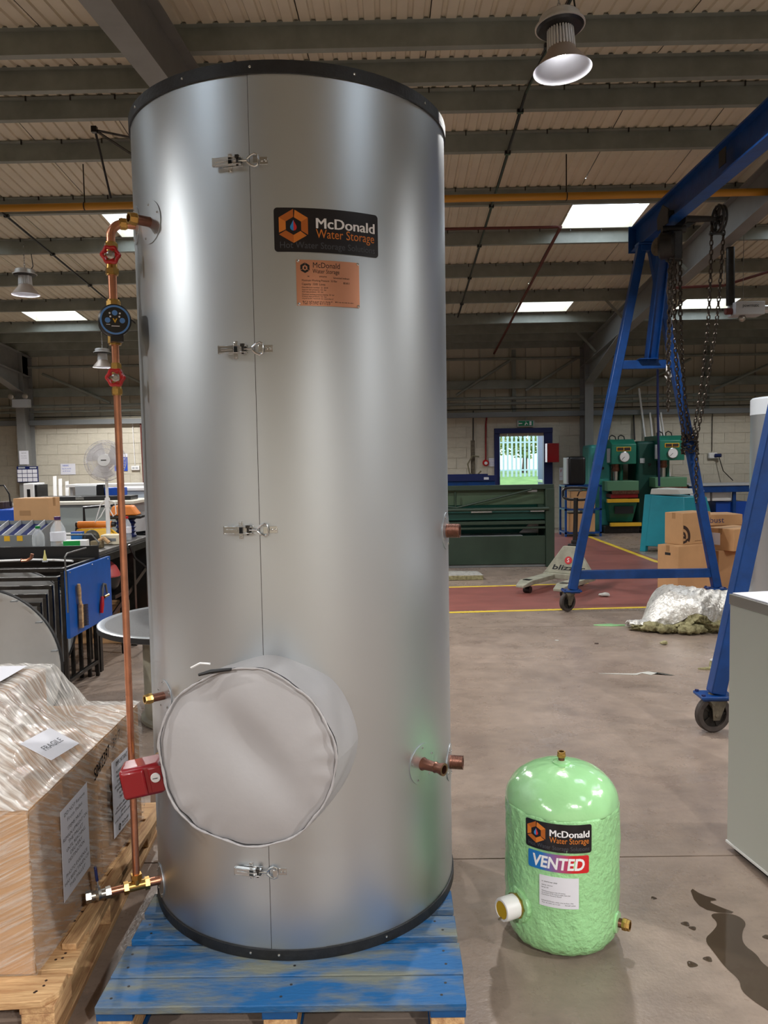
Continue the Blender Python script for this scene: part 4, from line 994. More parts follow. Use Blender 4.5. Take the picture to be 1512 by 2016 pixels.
# ================================================================ MIDDLE AND FAR RIGHT
# ---- blue gantry crane
gan = thing('gantry_crane', 'blue steel gantry crane on casters spanning towards the viewer', 'gantry', (2.6, 6.25, 0))
build(G().section(isec(.12, .25, .016, .010), (2.6, 4.15, 3.70), (2.6, 8.4, 3.70)), 'beam', GBLUE, gan, w=True, angle=20)
build(G().box(2.534, 2.54, 6.05, 6.17, 3.76, 3.88), 'rating_plate', CASTBLK, gan, w=True)
build(G().box(2.52, 2.68, 8.38, 8.40, 3.69, 3.96), 'end_plate', GBLUE, gan, w=True)
for y in (8.05, 4.47):
    for xb, xt in ((1.855, 2.555), (3.335, 2.645)):
        g = G().beam((xb, y, .225), (xt, y, 3.70), .085, .085, up=(0, 1, 0)); build(g, 'leg', GBLUE, gan, w=True, bevel=.006)
        c = build(G().box(xb - .105, xb + .085, y - .07, y + .07, .205, .222).box(xb - .09, xb + .07, y - .055, y + .055, .192, .205), 'caster', GBLUE, gan, w=True, bevel=.004)
        h = G()
        for a in (-.09, .065):
            for b in (-.05, .05): h.cyl((xb + a, y + b, .222), (xb + a, y + b, .232), .012, n=6)
        build(h, 'plate_bolts', NAVY, c, w=True, flat=True, kind='stuff')
        wc = Vector((xb - .055, y - .02, .100)); wr = .098 if y > 6 else .106
        if y < 6: wc = Vector((xb - .02, y - .01, .108))
        ad = Vector((.50, -.86, 0)) if y > 6 else Vector((.18, -.98, 0)); ad.normalize(); fd = Vector((-ad.y, ad.x, 0))
        fk = G().cyl((wc.x + fd.x * -.03, wc.y + fd.y * -.03, .165), (xb - .01, y, .192), .045, n=14)
        for s in (-1, 1):
            o_ = wc + ad * s * .034; fk.hexa([o_ + fd * -.02 - Vector((0, 0, .03)), o_ + fd * .02 - Vector((0, 0, .03)), o_ + fd * .02 + ad * s * .006 - Vector((0, 0, .03)), o_ + fd * -.02 + ad * s * .006 - Vector((0, 0, .03))],
                                             [o_ + fd * -.03 + Vector((0, 0, .09)), o_ + fd * .07 + Vector((0, 0, .09)), o_ + fd * .07 + ad * s * .006 + Vector((0, 0, .09)), o_ + fd * -.03 + ad * s * .006 + Vector((0, 0, .09))])
        fk.cyl(wc - ad * .046, wc + ad * .046, .011, n=8)
        build(fk, 'fork', RUST, c, w=True, bevel=.002)
        w = wr
        build(G().lathe([(w * .70, -.020), (w * .93, -.022), (w, -.014), (w, .014), (w * .93, .022), (w * .70, .020), (w * .70, -.020)], 36, wc, ad), 'tyre', TYRE, c, w=True)
        hub = G().lathe([(.0001, -.016), (w * .28, -.018), (w * .30, .018), (.0001, .018)], 18, wc, ad).lathe([(w * .70, -.006), (w * .71, .006), (.001, .006), (.001, -.006), (w * .7, -.006)], 24, wc, ad)
        x, y_, _ = basis(ad)
        for k in range(5):
            q = x * math.cos(2 * PI * k / 5) + y_ * math.sin(2 * PI * k / 5); hub.beam(wc + q * w * .25, wc + q * w * .7, .012, .026, up=ad)
        build(hub, 'wheel_hub', CASTBLK, c, w=True)
    build(G().beam((1.885, y, .375), (3.305, y, .375), .06, .09, up=(0, 0, 1)) if False else G().box(1.89, 3.30, y - .03, y + .03, .33, .42), 'bottom_rail', GBLUE, gan, w=True, bevel=.004)
    build(G().box(2.31, 2.90, y - .035, y + .035, 2.46, 2.545), 'cross_rail', GBLUE, gan, w=True, bevel=.003)
    s = -1 if y > 6 else 1
    build(G().section(isec(.11, .10, .010, .008), (2.59, y + s * .02, 2.55), (2.60, y + s * .40, 3.70), up=(1, 0, 0)), 'knee_brace', GBLUE, gan, w=True, angle=20)
    build(G().box(2.50, 2.68, y + s * .07 - .06, y + s * .07 + .06, 2.545, 2.553), 'brace_foot', GBLUE, gan, w=True)
    build(G().box(2.50, 2.70, y - .07, y + .07, 3.68, 3.70).box(2.53, 2.67, y - .05, y + .05, 3.62, 3.68), 'head_plate', GBLUE, gan, w=True, bevel=.004)
# ---- chain hoist hanging from the gantry beam
hoist = thing('chain_hoist', 'greasy black geared chain hoist and trolley under the blue gantry beam', 'hoist', (2.6, 7.35, 3.4))
g = G()
for s in (-1, 1): g.prism([(2.6 + s * .075, 7.22, 3.66), (2.6 + s * .075, 7.48, 3.66), (2.6 + s * .075, 7.50, 3.78), (2.6 + s * .075, 7.35, 3.86), (2.6 + s * .075, 7.20, 3.78)], (s * .012, 0, 0))
for s in (-1, 1):
    for y in (7.26, 7.44): g.cyl((2.6 + s * .02, y, 3.75), (2.6 + s * .075, y, 3.75), .034, n=16)
build(g, 'trolley', CASTBLK, hoist, w=True, bevel=.003)
build(G().cyl((2.51, 7.35, 3.64), (2.72, 7.35, 3.64), .035, n=12), 'suspension_bar', CASTBLK, hoist, w=True)
build(G().lathe([(.0001, -.07), (.10, -.07), (.12, -.05), (.12, .05), (.10, .07), (.0001, .07)], 28, (2.55, 7.33, 3.49), (.9, -.44, 0)), 'gear_housing', CASTBLK, hoist, w=True)
build(G().lathe([(.0001, 0), (.035, 0), (.075, .012), (.085, .03), (.0001, .03)], 20, (2.50, 7.36, 3.49), (-.9, -.44, 0)), 'housing_cover', RUST, hoist, w=True)
build(G().box(2.56, 2.68, 7.29, 7.41, 3.36, 3.62), 'body_block', CASTBLK, hoist, w=True, bevel=.012)
build(G().cyl((2.68, 7.37, 3.735), (2.96, 7.38, 3.735), .035, .026, 14).cyl((2.96, 7.38, 3.735), (3.10, 7.385, 3.735), .018, n=12), 'shaft', CASTBLK, hoist, w=True)
build(G().prism([(2.68, 7.37, 3.70), (2.84, 7.375, 3.71), (2.68, 7.37, 3.62)], (0, .01, 0)), 'shaft_gusset', CASTBLK, hoist, w=True)
wd = Vector((1, .06, 0)).normalized(); wcc = Vector((3.03, 7.383, 3.735)); wh = G().torus(wcc, wd, .115, .014, 32, 8, lambda t: .03 * math.cos(14 * t)).torus(wcc + wd * .03, wd, .115, .010, 32, 8)
x, y, _ = basis(wd)
for k in range(6):
    q = x * math.cos(2 * PI * k / 6) + y * math.sin(2 * PI * k / 6); wh.beam(wcc + q * .02, wcc + q * .112, .022, .012, up=wd)
wh.cyl(wcc - wd * .02, wcc + wd * .045, .03, n=12)
build(wh, 'chain_wheel', CASTBLK, hoist, w=True, angle=40)
build(G().box(2.955, 3.095, 7.37, 7.40, 3.595, 3.61), 'chain_guide', CASTBLK, hoist, w=True)
def chain(pts, pitch=.042, r=.0062, w=.016):
    P = [Vector(p) for p in pts]; g = G(); k = 0; pos = []; acc = 0
    for a, b in zip(P, P[1:]):
        L = (b - a).length; d = (b - a) / L; t = acc
        while t < L: pos.append((a + d * t, d)); t += pitch
        acc = t - L
    for i, (c, d) in enumerate(pos):
        x, y, _ = basis(d, (0, 1, 0) if abs(d.y) < .9 else (1, 0, 0)); s = x if i % 2 else y; h = pitch * .62
        loop = [c + d * h * math.cos(t) + s * w * (math.sin(t) if abs(math.sin(t)) < .8 else math.copysign(1, math.sin(t)) * .9) for t in [2 * PI * j / 8 for j in range(8)]]
        g.tube(loop, r, 4, closed=True)
    return g
def sagl(a, b, s, n=10):
    a, b = Vector(a), Vector(b); return [a.lerp(b, i / n) + Vector((0, 0, 0)) + (Vector((0, 0, -1)) * 0 + Vector((s, 0, 0))) * math.sin(PI * i / n) for i in range(n + 1)]
K = Vector((3.02, 7.97, 1.68))
for pts in (sagl((2.975, 7.383, 3.65), K + Vector((.02, 0, .05)), .05), sagl((3.085, 7.383, 3.65), K + Vector((.05, -.02, .05)), .05)): build(chain(pts), 'hand_chain', CHAINM, hoist, w=True, kind='stuff')
for pts in ([(2.575, 7.32, 3.40), (2.575, 7.34, 2.0)], [(2.60, 7.30, 3.38), (2.585, 7.40, 2.43)], sagl((2.635, 7.36, 3.40), K + Vector((-.06, 0, .05)), -.04), sagl((2.68, 7.36, 3.48), K + Vector((-.02, -.02, .08)), -.03), [K + Vector((.06, -.02, 0)), (3.075, 7.95, 1.40), (3.08, 7.95, 1.12)]): build(chain(pts, .046, .0070, .018), 'load_chain', CHAINM, hoist, w=True, kind='stuff')
kn = []
for i in range(46):
    t = i * .62; kn.append((3.045 + .075 * math.cos(t) + .01 * math.sin(3 * t), 8.05 + .085 * math.sin(t), 1.60 + .0045 * i + .015 * math.sin(2.3 * t)))
build(chain(kn, .042, .0068, .018), 'chain_bundle', CHAINM, hoist, w=True, kind='stuff')
build(G().tube([(2.585, 7.40, 2.43), (2.585, 7.40, 2.37), (2.61, 7.40, 2.345), (2.62, 7.40, 2.32), (2.585, 7.40, 2.30), (2.565, 7.40, 2.325)], [.010, .012, .013, .012, .010, .005], 8), 'hook', WHITE, hoist, w=True)
# thin drop cable behind the gantry
o = build(G().tube([(4.92, 14.6, 4.355), (4.93, 14.6, 2.6), (4.97, 14.6, 1.0)], .022, 6), 'drop_cable', NAVY); tag(o, 'dark air hose hanging straight down in front of the right press', 'hose')

# ---- hand pallet truck
tr = thing('pallet_truck', 'scuffed pale hand pallet truck with a black loop handle', 'pallet truck', (2.24, 9.62, 0), -.662)
TRM = mat('scuffed_cream_paint', (150, 150, 134), .6, 0, var=.18, scale=9, bump=.15)
for s in (-1, 1):
    x = s * .235
    fk = G().box(x - .08, x + .08, -.80, -.12, .10, .155); fk.hexa([(x - .08, -.80, .10), (x - .05, -.95, .085), (x + .05, -.95, .085), (x + .08, -.80, .10)], [(x - .08, -.80, .155), (x - .05, -.95, .115), (x + .05, -.95, .115), (x + .08, -.80, .155)])
    f_ = build(fk, 'fork', TRM, tr, bevel=.006)
    build(G().box(x - .045, x + .045, -.80, -.72, .1555, .159), 'fork_slot', DARKSTEEL, f_, flat=True)
    build(G().cyl((x - .04, -.76, .042), (x + .04, -.76, .042), .041, n=18), 'load_roller', BLKPL, f_)
ch = G().hexa([(-.31, -.20, .17), (.31, -.20, .17), (.31, -.10, .17), (-.31, -.10, .17)], [(-.09, -.12, .50), (.09, -.12, .50), (.09, -.08, .50), (-.09, -.08, .50)]).box(-.315, .315, -.22, -.08, .10, .17)
cha = build(ch, 'chassis', TRM, tr, bevel=.008)
nf = Vector((0, -.97, .235)); fm = plane_map((0, -.191, .20), (1, 0, 0), (0, .235, .97), .004)
g = G(); puttxt(g, txt('blizzer', .085, .43, .02, align='CENTER', shear=.2), fm, 0, .015); build(g, 'lettering', INK, cha, flat=True)
build(G().lathe([(.048, 0), (.048, .003), (.0001, .003)], 24, fm(-.0, .135), nf), 'badge', RED, cha)
fb2 = plane_map((0, -.191, .20), (1, 0, 0), (0, .235, .97), .009); g = G(); puttxt(g, txt('S', .07, None, .01, align='CENTER'), fb2, 0, .112); build(g, 'badge_mark', WPRINT, cha, flat=True)
build(G().box(-.06, .06, -.06, .10, .20, .52).cyl((0, .02, .16), (0, .02, .56), .045, n=16), 'hydraulic_pump', BLKPL, tr, bevel=.006)
build(G().tube([(0, .02, .52), (0, .04, .80), (0, .05, 1.08)], .028, 12), 'tiller', BLKPL, tr)
lp = [(math.cos(t) * .175 * (1 if True else 0), .06 + .0, 1.13 + .075 * math.copysign(abs(math.sin(t)) ** .6, math.sin(t))) for t in [2 * PI * i / 40 for i in range(40)]]
lp = [(math.copysign(abs(a / .175) ** .55, a) * .175, b, c) for a, b, c in lp]
build(G().tube(lp, .016, 10, closed=True), 'loop_handle', BLKPL, tr)
build(G().tube([(.02, .05, 1.10), (.05, .04, 1.16), (.09, .03, 1.17)], .008, 8), 'release_lever', DARKSTEEL, tr)
for s in (-1, 1): build(G().cyl((s * .03, .06, .09), (s * .085, .06, .09), .089, n=24), 'steer_wheel', BLKPL, tr)

# ---- dark green folding machine
fm_ = thing('folding_machine', 'long dark green sheet metal folding machine', 'machine', (1.0, 11.3, 0))
Y = 11.3
def fp(name, x0, x1, y0, y1, z0, z1, m=DGREEN, b=.006, par=None): return build(G().box(x0, x1, y0, y1, z0, z1), name, m, par or fm_, w=True, bevel=b)
fp('apron_panel', -1.4, 2.22, Y, Y + .03, .045, .455)
fp('base_rail', -1.4, 2.28, Y + .02, Y + .7, .0005, .044, MIDGREY)
fp('back_panel', -1.4, 2.22, Y + .62, Y + .66, .045, 1.0, DTEAL)
fp('end_frame', 2.22, 2.345, Y - .02, Y + .7, .0005, 1.13)
fp('top_beam', -1.4, 2.345, Y + .02, Y + .10, 1.12, 1.19)
fp('top_panel', -1.4, 2.22, Y + .10, Y + .14, .90, 1.13, mat('faded_green', (70, 92, 70), .5))
fp('fold_bed', -1.4, 2.22, Y + .0, Y + .5, .62, .67)
fp('clamp_beam', -1.4, 2.22, Y + .05, Y + .30, .685, .80, DTEAL)
fp('ledge', -1.4, 2.22, Y - .01, Y + .06, .555, .585)
for p, q in (((2.02, 1.12), (.95, .875)), ((.95, .875), (-.3, 1.0))): build(G().cyl((p[0], Y + .0, p[1]), (q[0], Y + .0, q[1]), .016, n=8), 'truss_rod', DGREEN, fm_, w=True)
build(G().cyl((.93, Y + .0, .88), (.93, Y + .0, 1.10), .014, n=8), 'truss_strut', DGREEN, fm_, w=True)
build(G().cyl((-1.4, Y - .03, .845), (2.26, Y - .03, .845), .026, n=12), 'tie_bar', DGREEN, fm_, w=True)
for x0, x1 in ((1.15, 1.45), (2.0, 2.2)): fp('clamp_block', x0, x1, Y - .02, Y + .04, .80, .82, STEEL, .002)
fp('label_plate', 1.98, 2.12, Y + .095, Y + .10, 1.08, 1.11, STEEL, .001)
g = G().prism([(1.88, Y + .34, .456), (2.18, Y + .34, .456), (2.18, Y + .34, .60), (2.06, Y + .34, .61), (1.98, Y + .34, .54)], (0, .012, 0)); o = build(g, 'paper_offcut', PAPER); tag(o, 'white sheet offcut inside the right end of the green machine', 'paper')
build(G().box(-1.3, 1.9, Y + .05, Y + .5, .44, .456), 'offcut_tray', LIGHTGREY, fm_, w=True)
# ---- blue steel bin behind it
o = thing('steel_bin', 'dark blue open steel bin behind the green machine', 'bin', (1.0, 13.2, 0))
g = G()
for x0, x1, y0, y1 in ((-.8, 1.74, 13.1, 13.13), (-.8, 1.74, 14.2, 14.23), (1.71, 1.74, 13.13, 14.2), (-.8, -.77, 13.13, 14.2)): g.box(x0, x1, y0, y1, .1, 1.26)
g.box(-.8, 1.74, 13.1, 14.23, .08, .1); build(g, 'bin_wall', GBLUE, o, w=True, bevel=.004)
build(G().box(-.82, 1.76, 13.07, 13.10, 1.20, 1.29).box(-.82, 1.76, 14.23, 14.26, 1.20, 1.29), 'rim_rail', NAVY, o, w=True)
build(G().box(1.55, 1.63, 13.066, 13.07, 1.22, 1.26), 'label_plate', PAPER, o, w=True)
for x in (-.7, 1.6): build(G().box(x, x + .1, 13.2, 14.1, .0005, .08), 'skid', NAVY, o, w=True)
# ---- cabinet on wall and rack by the door
o = thing('fire_point_box', 'red metal wall box beside the exit door frame', 'box', (3.5, 17.0, 1.65))
build(G().box(3.375, 3.63, 16.98, 17.22, 1.45, 1.86), 'box_body', DRED, o, w=True, bevel=.006)
build(G().box(3.385, 3.62, 16.972, 16.98, 1.46, 1.85), 'box_door', DRED, o, w=True, bevel=.003)
o = thing('exit_sign', 'green running man exit sign above the doorway', 'sign', (2.96, 17.2, 2.3))
build(G().box(2.775, 3.14, 17.2, 17.27, 2.235, 2.37), 'sign_case', LIGHTGREY, o, w=True, bevel=.004)
build(G().box(2.80, 3.115, 17.193, 17.2, 2.25, 2.355), 'sign_face', GREENS, o, w=True)
fx = plane_map((2.95, 17.192, 2.262), (1, 0, 0), (0, 0, 1)); g = G()
poly2d(g, [(-.02, 0), (.0, .0), (.02, .04), (.05, .01), (.06, .02), (.02, .06), (-.01, .04)], fx); poly2d(g, [(.0, .065), (.015, .065), (.015, .08), (0, .08)], fx); poly2d(g, [(-.13, .03), (-.07, .03), (-.07, .05), (-.13, .05)], fx); poly2d(g, [(-.13, .02), (-.15, .04), (-.13, .06)], fx); poly2d(g, [(.085, .0), (.13, .0), (.13, .085), (.085, .085)], fx)
build(g, 'pictogram', WPRINT, o, w=True, flat=True, kind='stuff')
build(G().cyl((2.96, 17.23, 2.37), (2.96, 17.23, 2.45), .008, n=6), 'hanger', LIGHTGREY, o, w=True)
o = thing('call_point', 'round red fire alarm sounder at the foot of a red conduit', 'alarm', (2.09, 17.2, 1.47))
build(G().lathe([(.0001, 0), (.07, 0), (.07, .04), (.05, .06), (.0001, .062)], 24, (2.09, 17.29, 1.46), (0, -1, 0)), 'sounder', RED, o, w=True)
build(G().lathe([(.035, .06), (.035, .066), (.0001, .067)], 20, (2.09, 17.29, 1.455), (0, -1, 0)), 'sounder_face', WHITE, o, w=True)
sheet('wall_notice', 'small white and blue notice on the wall beside the red alarm sounder', [(2.16, 17.285, 1.38), (2.29, 17.285, 1.38), (2.16, 17.285, 1.56)], [('FIRE ACTION', .5, .8, .8, .02), ('sound the alarm', .5, .55, .7, .015), ('leave the building', .5, .4, .8, .015), ('do not stop', .5, .2, .6, .015)], ink=LBLUE)
sheet('wall_notice', 'small red and white extinguisher notice right of the red wall box', [(3.70, 17.285, 1.05), (3.78, 17.285, 1.05), (3.70, 17.285, 1.33)], [('F', .5, .62, .4, .09), ('extinguisher', .5, .3, .8, .02)], ink=RED)
o = thing('guard_post', 'dark steel post with looped hose leaning by the back wall', 'post', (1.74, 16.6, 0))
build(G().box(1.70, 1.78, 16.55, 16.65, .0005, 1.94), 'post', RUST, o, w=True, bevel=.004)
build(G().tube([(1.86, 16.5, 1.6), (1.72, 16.5, 1.62), (1.62, 16.5, 1.45), (1.66, 16.5, 1.25), (1.8, 16.5, 1.2), (1.9, 16.5, 1.3)], .016, 8), 'hose', mat('grey_hose', (110, 104, 80), .6), o, w=True)
rk = thing('stock_rack', 'blue framed shelf rack holding cartons left of the presses', 'rack', (3.9, 15.6, 0))
for x in (3.42, 4.10):
    for y in (15.4, 15.9): build(G().box(x - .02, x + .02, y - .02, y + .02, .0005, 1.0), 'upright', GBLUE, rk, w=True)
for z in (.06, .52, .98): build(G().box(3.40, 4.12, 15.38, 15.92, z, z + .03), 'shelf', GBLUE, rk, w=True)
carton('carton', 'brown carton on the bottom shelf of the blue rack', (3.50, 15.42, .0905), .5, .4, .36)
carton('carton', 'brown carton on the middle shelf of the blue rack', (3.52, 15.42, .5505), .48, .4, .34)
o = thing('speaker_case', 'black round shouldered case standing on the blue rack', 'case', (3.64, 15.6, 1.0105)); build(G().box(-.16, .18, -.2, .2, 0, .56), 'case_body', BLKPL, o, bevel=.06, seg=4); build(G().box(-.19, -.13, -.15, .15, .02, .54), 'side_panel', LIGHTGREY, o, bevel=.01)

# ---- hydraulic presses
def press(name, label, loc, side=PTEAL, front=PGREEN):
    t = thing(name, label, 'press', loc, 0, 'green hydraulic presses by the back wall')
    bx = lambda n, x0, x1, y0, y1, z0, z1, m, b=.01, par=None: build(G().box(x0, x1, y0, y1, z0, z1), n, m, par or t, bevel=b)
    bx('back_frame', -.36, .10, .30, .95, .0005, 1.80, side, .06)
    hd = build(G().prism([(0, -.02, 1.40), (0, .95, 1.40), (0, .95, 1.90), (0, .16, 1.90), (0, -.02, 1.80)], (.50, 0, 0)), 'head', front, t, bevel=.012)
    build(G().box(.10, .39, -.028, -.02, 1.66, 1.745), 'name_plate', YELLOW, hd, bevel=.002)
    build(G().box(.115, .375, -.032, -.028, 1.672, 1.733), 'name_panel', CARDD, hd, bevel=.001)
    build(G().box(.24, .25, -.034, -.032, 1.672, 1.733), 'name_divider', YELLOW, hd, flat=True)
    ga = build(G().lathe([(.0001, 0), (.105, 0), (.105, .03), (.097, .035), (.094, .03), (.0001, .03)], 32, (.255, -.02, 1.545), (0, -1, 0)), 'gauge', STEEL, t)
    build(G().lathe([(.093, .0305), (.093, .032), (.0001, .032)], 32, (.255, -.02, 1.545), (0, -1, 0)), 'gauge_face', WHITE, ga)
    build(G().beam((.255, -.054, 1.545), (.20, -.054, 1.49), .008, .004, up=(0, 1, 0)), 'needle', INK, ga)
    bx('sight_tube', -.06, .0, .05, .12, 1.43, 1.72, LIGHTGREY, .01)
    build(G().cyl((.16, .25, 1.25), (.16, .25, 1.40), .075, n=20).cyl((.16, .25, 1.28), (.16, .25, 1.31), .085, n=20), 'ram_collar', COPOLD, t)
    build(G().cyl((.16, .25, 1.02), (.16, .25, 1.26), .05, n=20), 'ram', STEEL, t)
    for x in (-.02, .33): build(G().cyl((x, .5, .8), (x, .5, 1.42), .05, n=14), 'guide_column', front, t)
    bx('bolster', -.10, .54, -.06, .75, .86, 1.06, PLGREEN)
    bx('die_strip', .0, .54, -.075, -.06, .80, .87, COPOLD, .002)
    bx('guard_band', -.02, .53, -.05, .4, .72, .80, DRED, .004)
    bx('guard_bar', -.10, .54, -.10, -.02, .63, .70, YELLOW, .004)
    build(G().hexa([(.0, .1, .22), (.46, .1, .22), (.46, .7, .22), (.0, .7, .22)], [(-.06, -.04, .63), (.52, -.04, .63), (.52, .7, .63), (-.06, .7, .63)]), 'hopper', front, t, bevel=.01)
    bx('hopper_opening', .06, .44, -.046, -.02, .40, .55, INK, .002)
    bx('step_bar', -.04, .58, -.12, -.04, .15, .22, YELLOW, .004)
    bx('foot_frame', -.12, .58, .0, .9, .0005, .15, CASTBLK, .01)
    for k in range(2): build(G().tube([(.05 + .18 * k, .3, 1.90), (.05 + .18 * k, .3, 1.96), (.10 + .18 * k, .3, 1.99), (.16 + .18 * k, .3, 1.96), (.18 + .18 * k, .3, 1.88)], .012, 6), 'hydraulic_hose', BLKPL, t)
    bx('isolator_box', -.30, -.2, .28, .30, 1.35, 1.45, LIGHTGREY, .004)
    build(G().cyl((-.1, .26, 1.32), (-.1, .30, 1.32), .03, n=12), 'knob', BLKPL, t)
    return t
pa = press('hydraulic_press', 'left green hydraulic press with a light teal side frame', (4.46, 15.95, 0))
press('hydraulic_press', 'right green hydraulic press with a side frame coloured dark for shade, behind the turquoise cabinet', (5.41, 15.9, .06), DTEAL)  # deep teal on this side frame stands in for shade
build(G().box(5.045, 5.995, 15.85, 16.86, .0005, .0595), 'plinth', CASTBLK, None); tag(bpy.context.scene.objects['plinth.001'] if 'plinth.001' in bpy.context.scene.objects else bpy.context.scene.objects['plinth'], 'low black plinth under the right hand green press', 'plinth')
for i, (a, b) in enumerate((((5.47, 17.0, 2.0), (5.36, 17.07, 3.0)), ((5.72, 16.98, 1.0), (5.60, 17.07, 2.48)), ((5.97, 16.98, 1.0), (5.77, 17.07, 2.48)), ((6.02, 16.98, 1.0), (5.83, 17.07, 2.48)))):
    lo = Vector(a); hi = Vector(b); d = (hi - lo).normalized(); lo = lo - d * ((lo.z - .02) / d.z)
    o = build(G().cyl(lo, hi, .022, n=8), 'plastic_pipe', WHITE); tag(o, ('tallest white plastic pipe leaning on the wall, left of three shorter ones', 'short white pipe leaning on the wall behind the right press gauge', 'middle short white pipe leaning on the wall beside the right press', 'rightmost short white pipe leaning on the wall beside the right press')[i], 'pipe', 'white pipes leaning behind the presses')
# ---- turquoise cabinet machine
tq = thing('machine_cabinet', 'turquoise tapered machine cabinet carrying a grey casting', 'machine', (4.7, 12.9, 0))
b4 = [(4.10, 12.92, .09), (4.72, 12.55, .09), (5.42, 12.95, .09), (4.8, 13.5, .09)]; t4 = [(4.19, 12.95, .93), (4.70, 12.65, .90), (5.20, 12.98, .88), (4.75, 13.4, .92)]
build(G().hexa(b4, t4), 'cabinet_body', TURQ, tq, w=True, bevel=.012)
build(G().hexa([(4.085, 12.925, .0005), (4.16, 12.875, .0005), (4.22, 12.93, .0005), (4.14, 12.98, .0005)], [(4.17, 12.95, .935), (4.26, 12.90, .93), (4.32, 12.95, .93), (4.23, 13.0, .935)]), 'corner_post', TURQ, tq, w=True, bevel=.006)
build(G().box(4.7, 5.3, 12.85, 13.2, .0005, .09), 'foot', BLKPL, tq, w=True)
build(G().hexa([(4.985, 12.77, .70), (5.10, 12.84, .70), (5.11, 12.85, .70), (4.99, 12.79, .70)], [(4.98, 12.80, .78), (5.09, 12.87, .78), (5.10, 12.88, .78), (4.985, 12.81, .78)]), 'rating_plate', PAPER, tq, w=True)
g = G().hexa([(4.25, 12.93, .935), (4.66, 12.70, .935), (5.0, 12.92, .935), (4.6, 13.2, .935)], [(4.27, 12.93, 1.03), (4.64, 12.74, 1.02), (4.96, 12.93, 1.02), (4.6, 13.16, 1.035)])
o = build(g, 'grey_casting', CONC, None, bevel=.01); tag(o, 'rough pale grey cast block lying on top of the turquoise cabinet', 'casting')
# ---- cartons behind the gantry
c1 = carton('carton', 'tall plain carton with a hand hole, bottom of the left stack behind the gantry leg', (3.235, 8.86, 0.0005), .58, .30, .553, .494, hand=True)
c2 = carton('carton', 'taped carton with a black arc emblem, on the left carton stack', (3.33, 8.99, .5545), .46, .26, .365, .494)
g = G(); f = plane_map((.012, -.0012, .012), (1, 0, 0), (0, 0, 1))
for r0, r1 in ((.095, .135), (.035, .065)):
    n = 14; a0, a1 = -.5, 1.45
    poly = [(r1 * math.cos(a0 + (a1 - a0) * i / n) - .02, .08 + r1 * math.sin(a0 + (a1 - a0) * i / n)) for i in range(n + 1)] + [(r0 * math.cos(a1 - (a1 - a0) * i / n) - .02, .08 + r0 * math.sin(a1 - (a1 - a0) * i / n)) for i in range(n + 1)]
    poly2d(g, [(max(0, a), b) for a, b in poly], f)
poly2d(g, [(0, .0), (.05, .012), (.085, .05), (.06, .06), (.03, .035), (0, .03)], f); poly2d(g, [(.0, .055), (.022, .075), (.0, .095)], f)
build(g, 'arc_emblem', CARDD, c2, flat=True, kind='stuff')
g = G(); puttxt(g, txt('www.aftermarket', .02, .10), plane_map((.2, -.0012, .03), (1, 0, 0), (0, 0, 1))); build(g, 'lettering', CARDD, c2, flat=True)
carton('carton', 'tall carton with a hand hole under the right stack beside the silver cylinder', (3.80, 9.12, .0005), .46, .42, .465, .30, hand=True)
c4 = carton('carton', 'white labelled carton on the right hand carton stack', (3.93, 9.02, .4665), .50, .36, .255, .55)
build(G().box(-.0012, 0, .18, .32, .06, .20), 'address_label', PAPER, c4, flat=True)
carton('carton', 'plain carton standing behind the right hand carton stack', (3.76, 9.76, .0005), .6, .42, .70, .05)
c5 = carton('carton', 'flat carton printed Robust at the back of the carton stacks', (3.74, 9.74, .7015), .62, .40, .135, .05)
g = G(); puttxt(g, txt('Robust', .10, .30, .015), plane_map((.08, -.0012, .035), (1, 0, 0), (0, 0, 1))); build(g, 'lettering', NAVY, c5, flat=True)
# ---- second silver cylinder at the right edge
s2 = thing('silver_cylinder', 'smaller bare silver cylinder with a white top band at the right edge', 'cylinder', (3.30, 6.3, 0))
build(G().lathe([(.40, .0005), (.40, 1.95)], 96), 'casing', GALV, s2)
build(G().lathe([(.403, 1.90), (.403, 2.02), (.39, 2.035), (.0001, 2.035)], 96), 'top_band', mat('pale_band', (206, 214, 222), .45), s2)
# ---- long blue bench at the far right
bn = thing('blue_bench', 'long blue steel bench against the back wall at far right', 'bench', (6.6, 16.2, 0))
build(G().box(6.02, 8.8, 15.9, 16.7, .80, .93), 'front_rail', GBLUE, bn, w=True, bevel=.006); build(G().box(6.0, 8.82, 15.88, 16.72, .932, .965), 'bench_top', LIGHTGREY, bn, w=True, bevel=.003)
for x in (6.06, 6.95, 8.0): build(G().box(x - .03, x + .03, 15.95, 16.01, .0005, .80), 'leg', GBLUE, bn, w=True); build(G().box(x - .03, x + .03, 16.6, 16.66, .0005, .80), 'leg', GBLUE, bn, w=True)
for x0, x1 in ((6.1, 6.48), (6.52, 6.9)): build(G().box(x0, x1, 16.0, 16.5, .62, .80), 'drawer_front', WHITE, bn, w=True, bevel=.006)
o = build(G().box(6.62, 7.25, 16.05, 16.55, .0005, .60), 'blue_crate', BLUEP, None, bevel=.01); tag(o, 'deep blue plastic crate under the far right bench', 'crate')
sheet('wall_notice', 'tall white notice with a red heading hanging below the far bench', [(6.02, 15.86, .30), (6.30, 15.86, .30), (6.02, 15.86, .85)], [('VISITORS', .5, .84, .8, .06), ('report to office', .5, .7, .7, .03), ('safety footwear', .5, .5, .8, .03)], ink=DRED)
o = thing('wall_socket', 'white wall socket with a blue plug and trailing cable on the back wall', 'socket', (7.03, 17.28, 1.55))
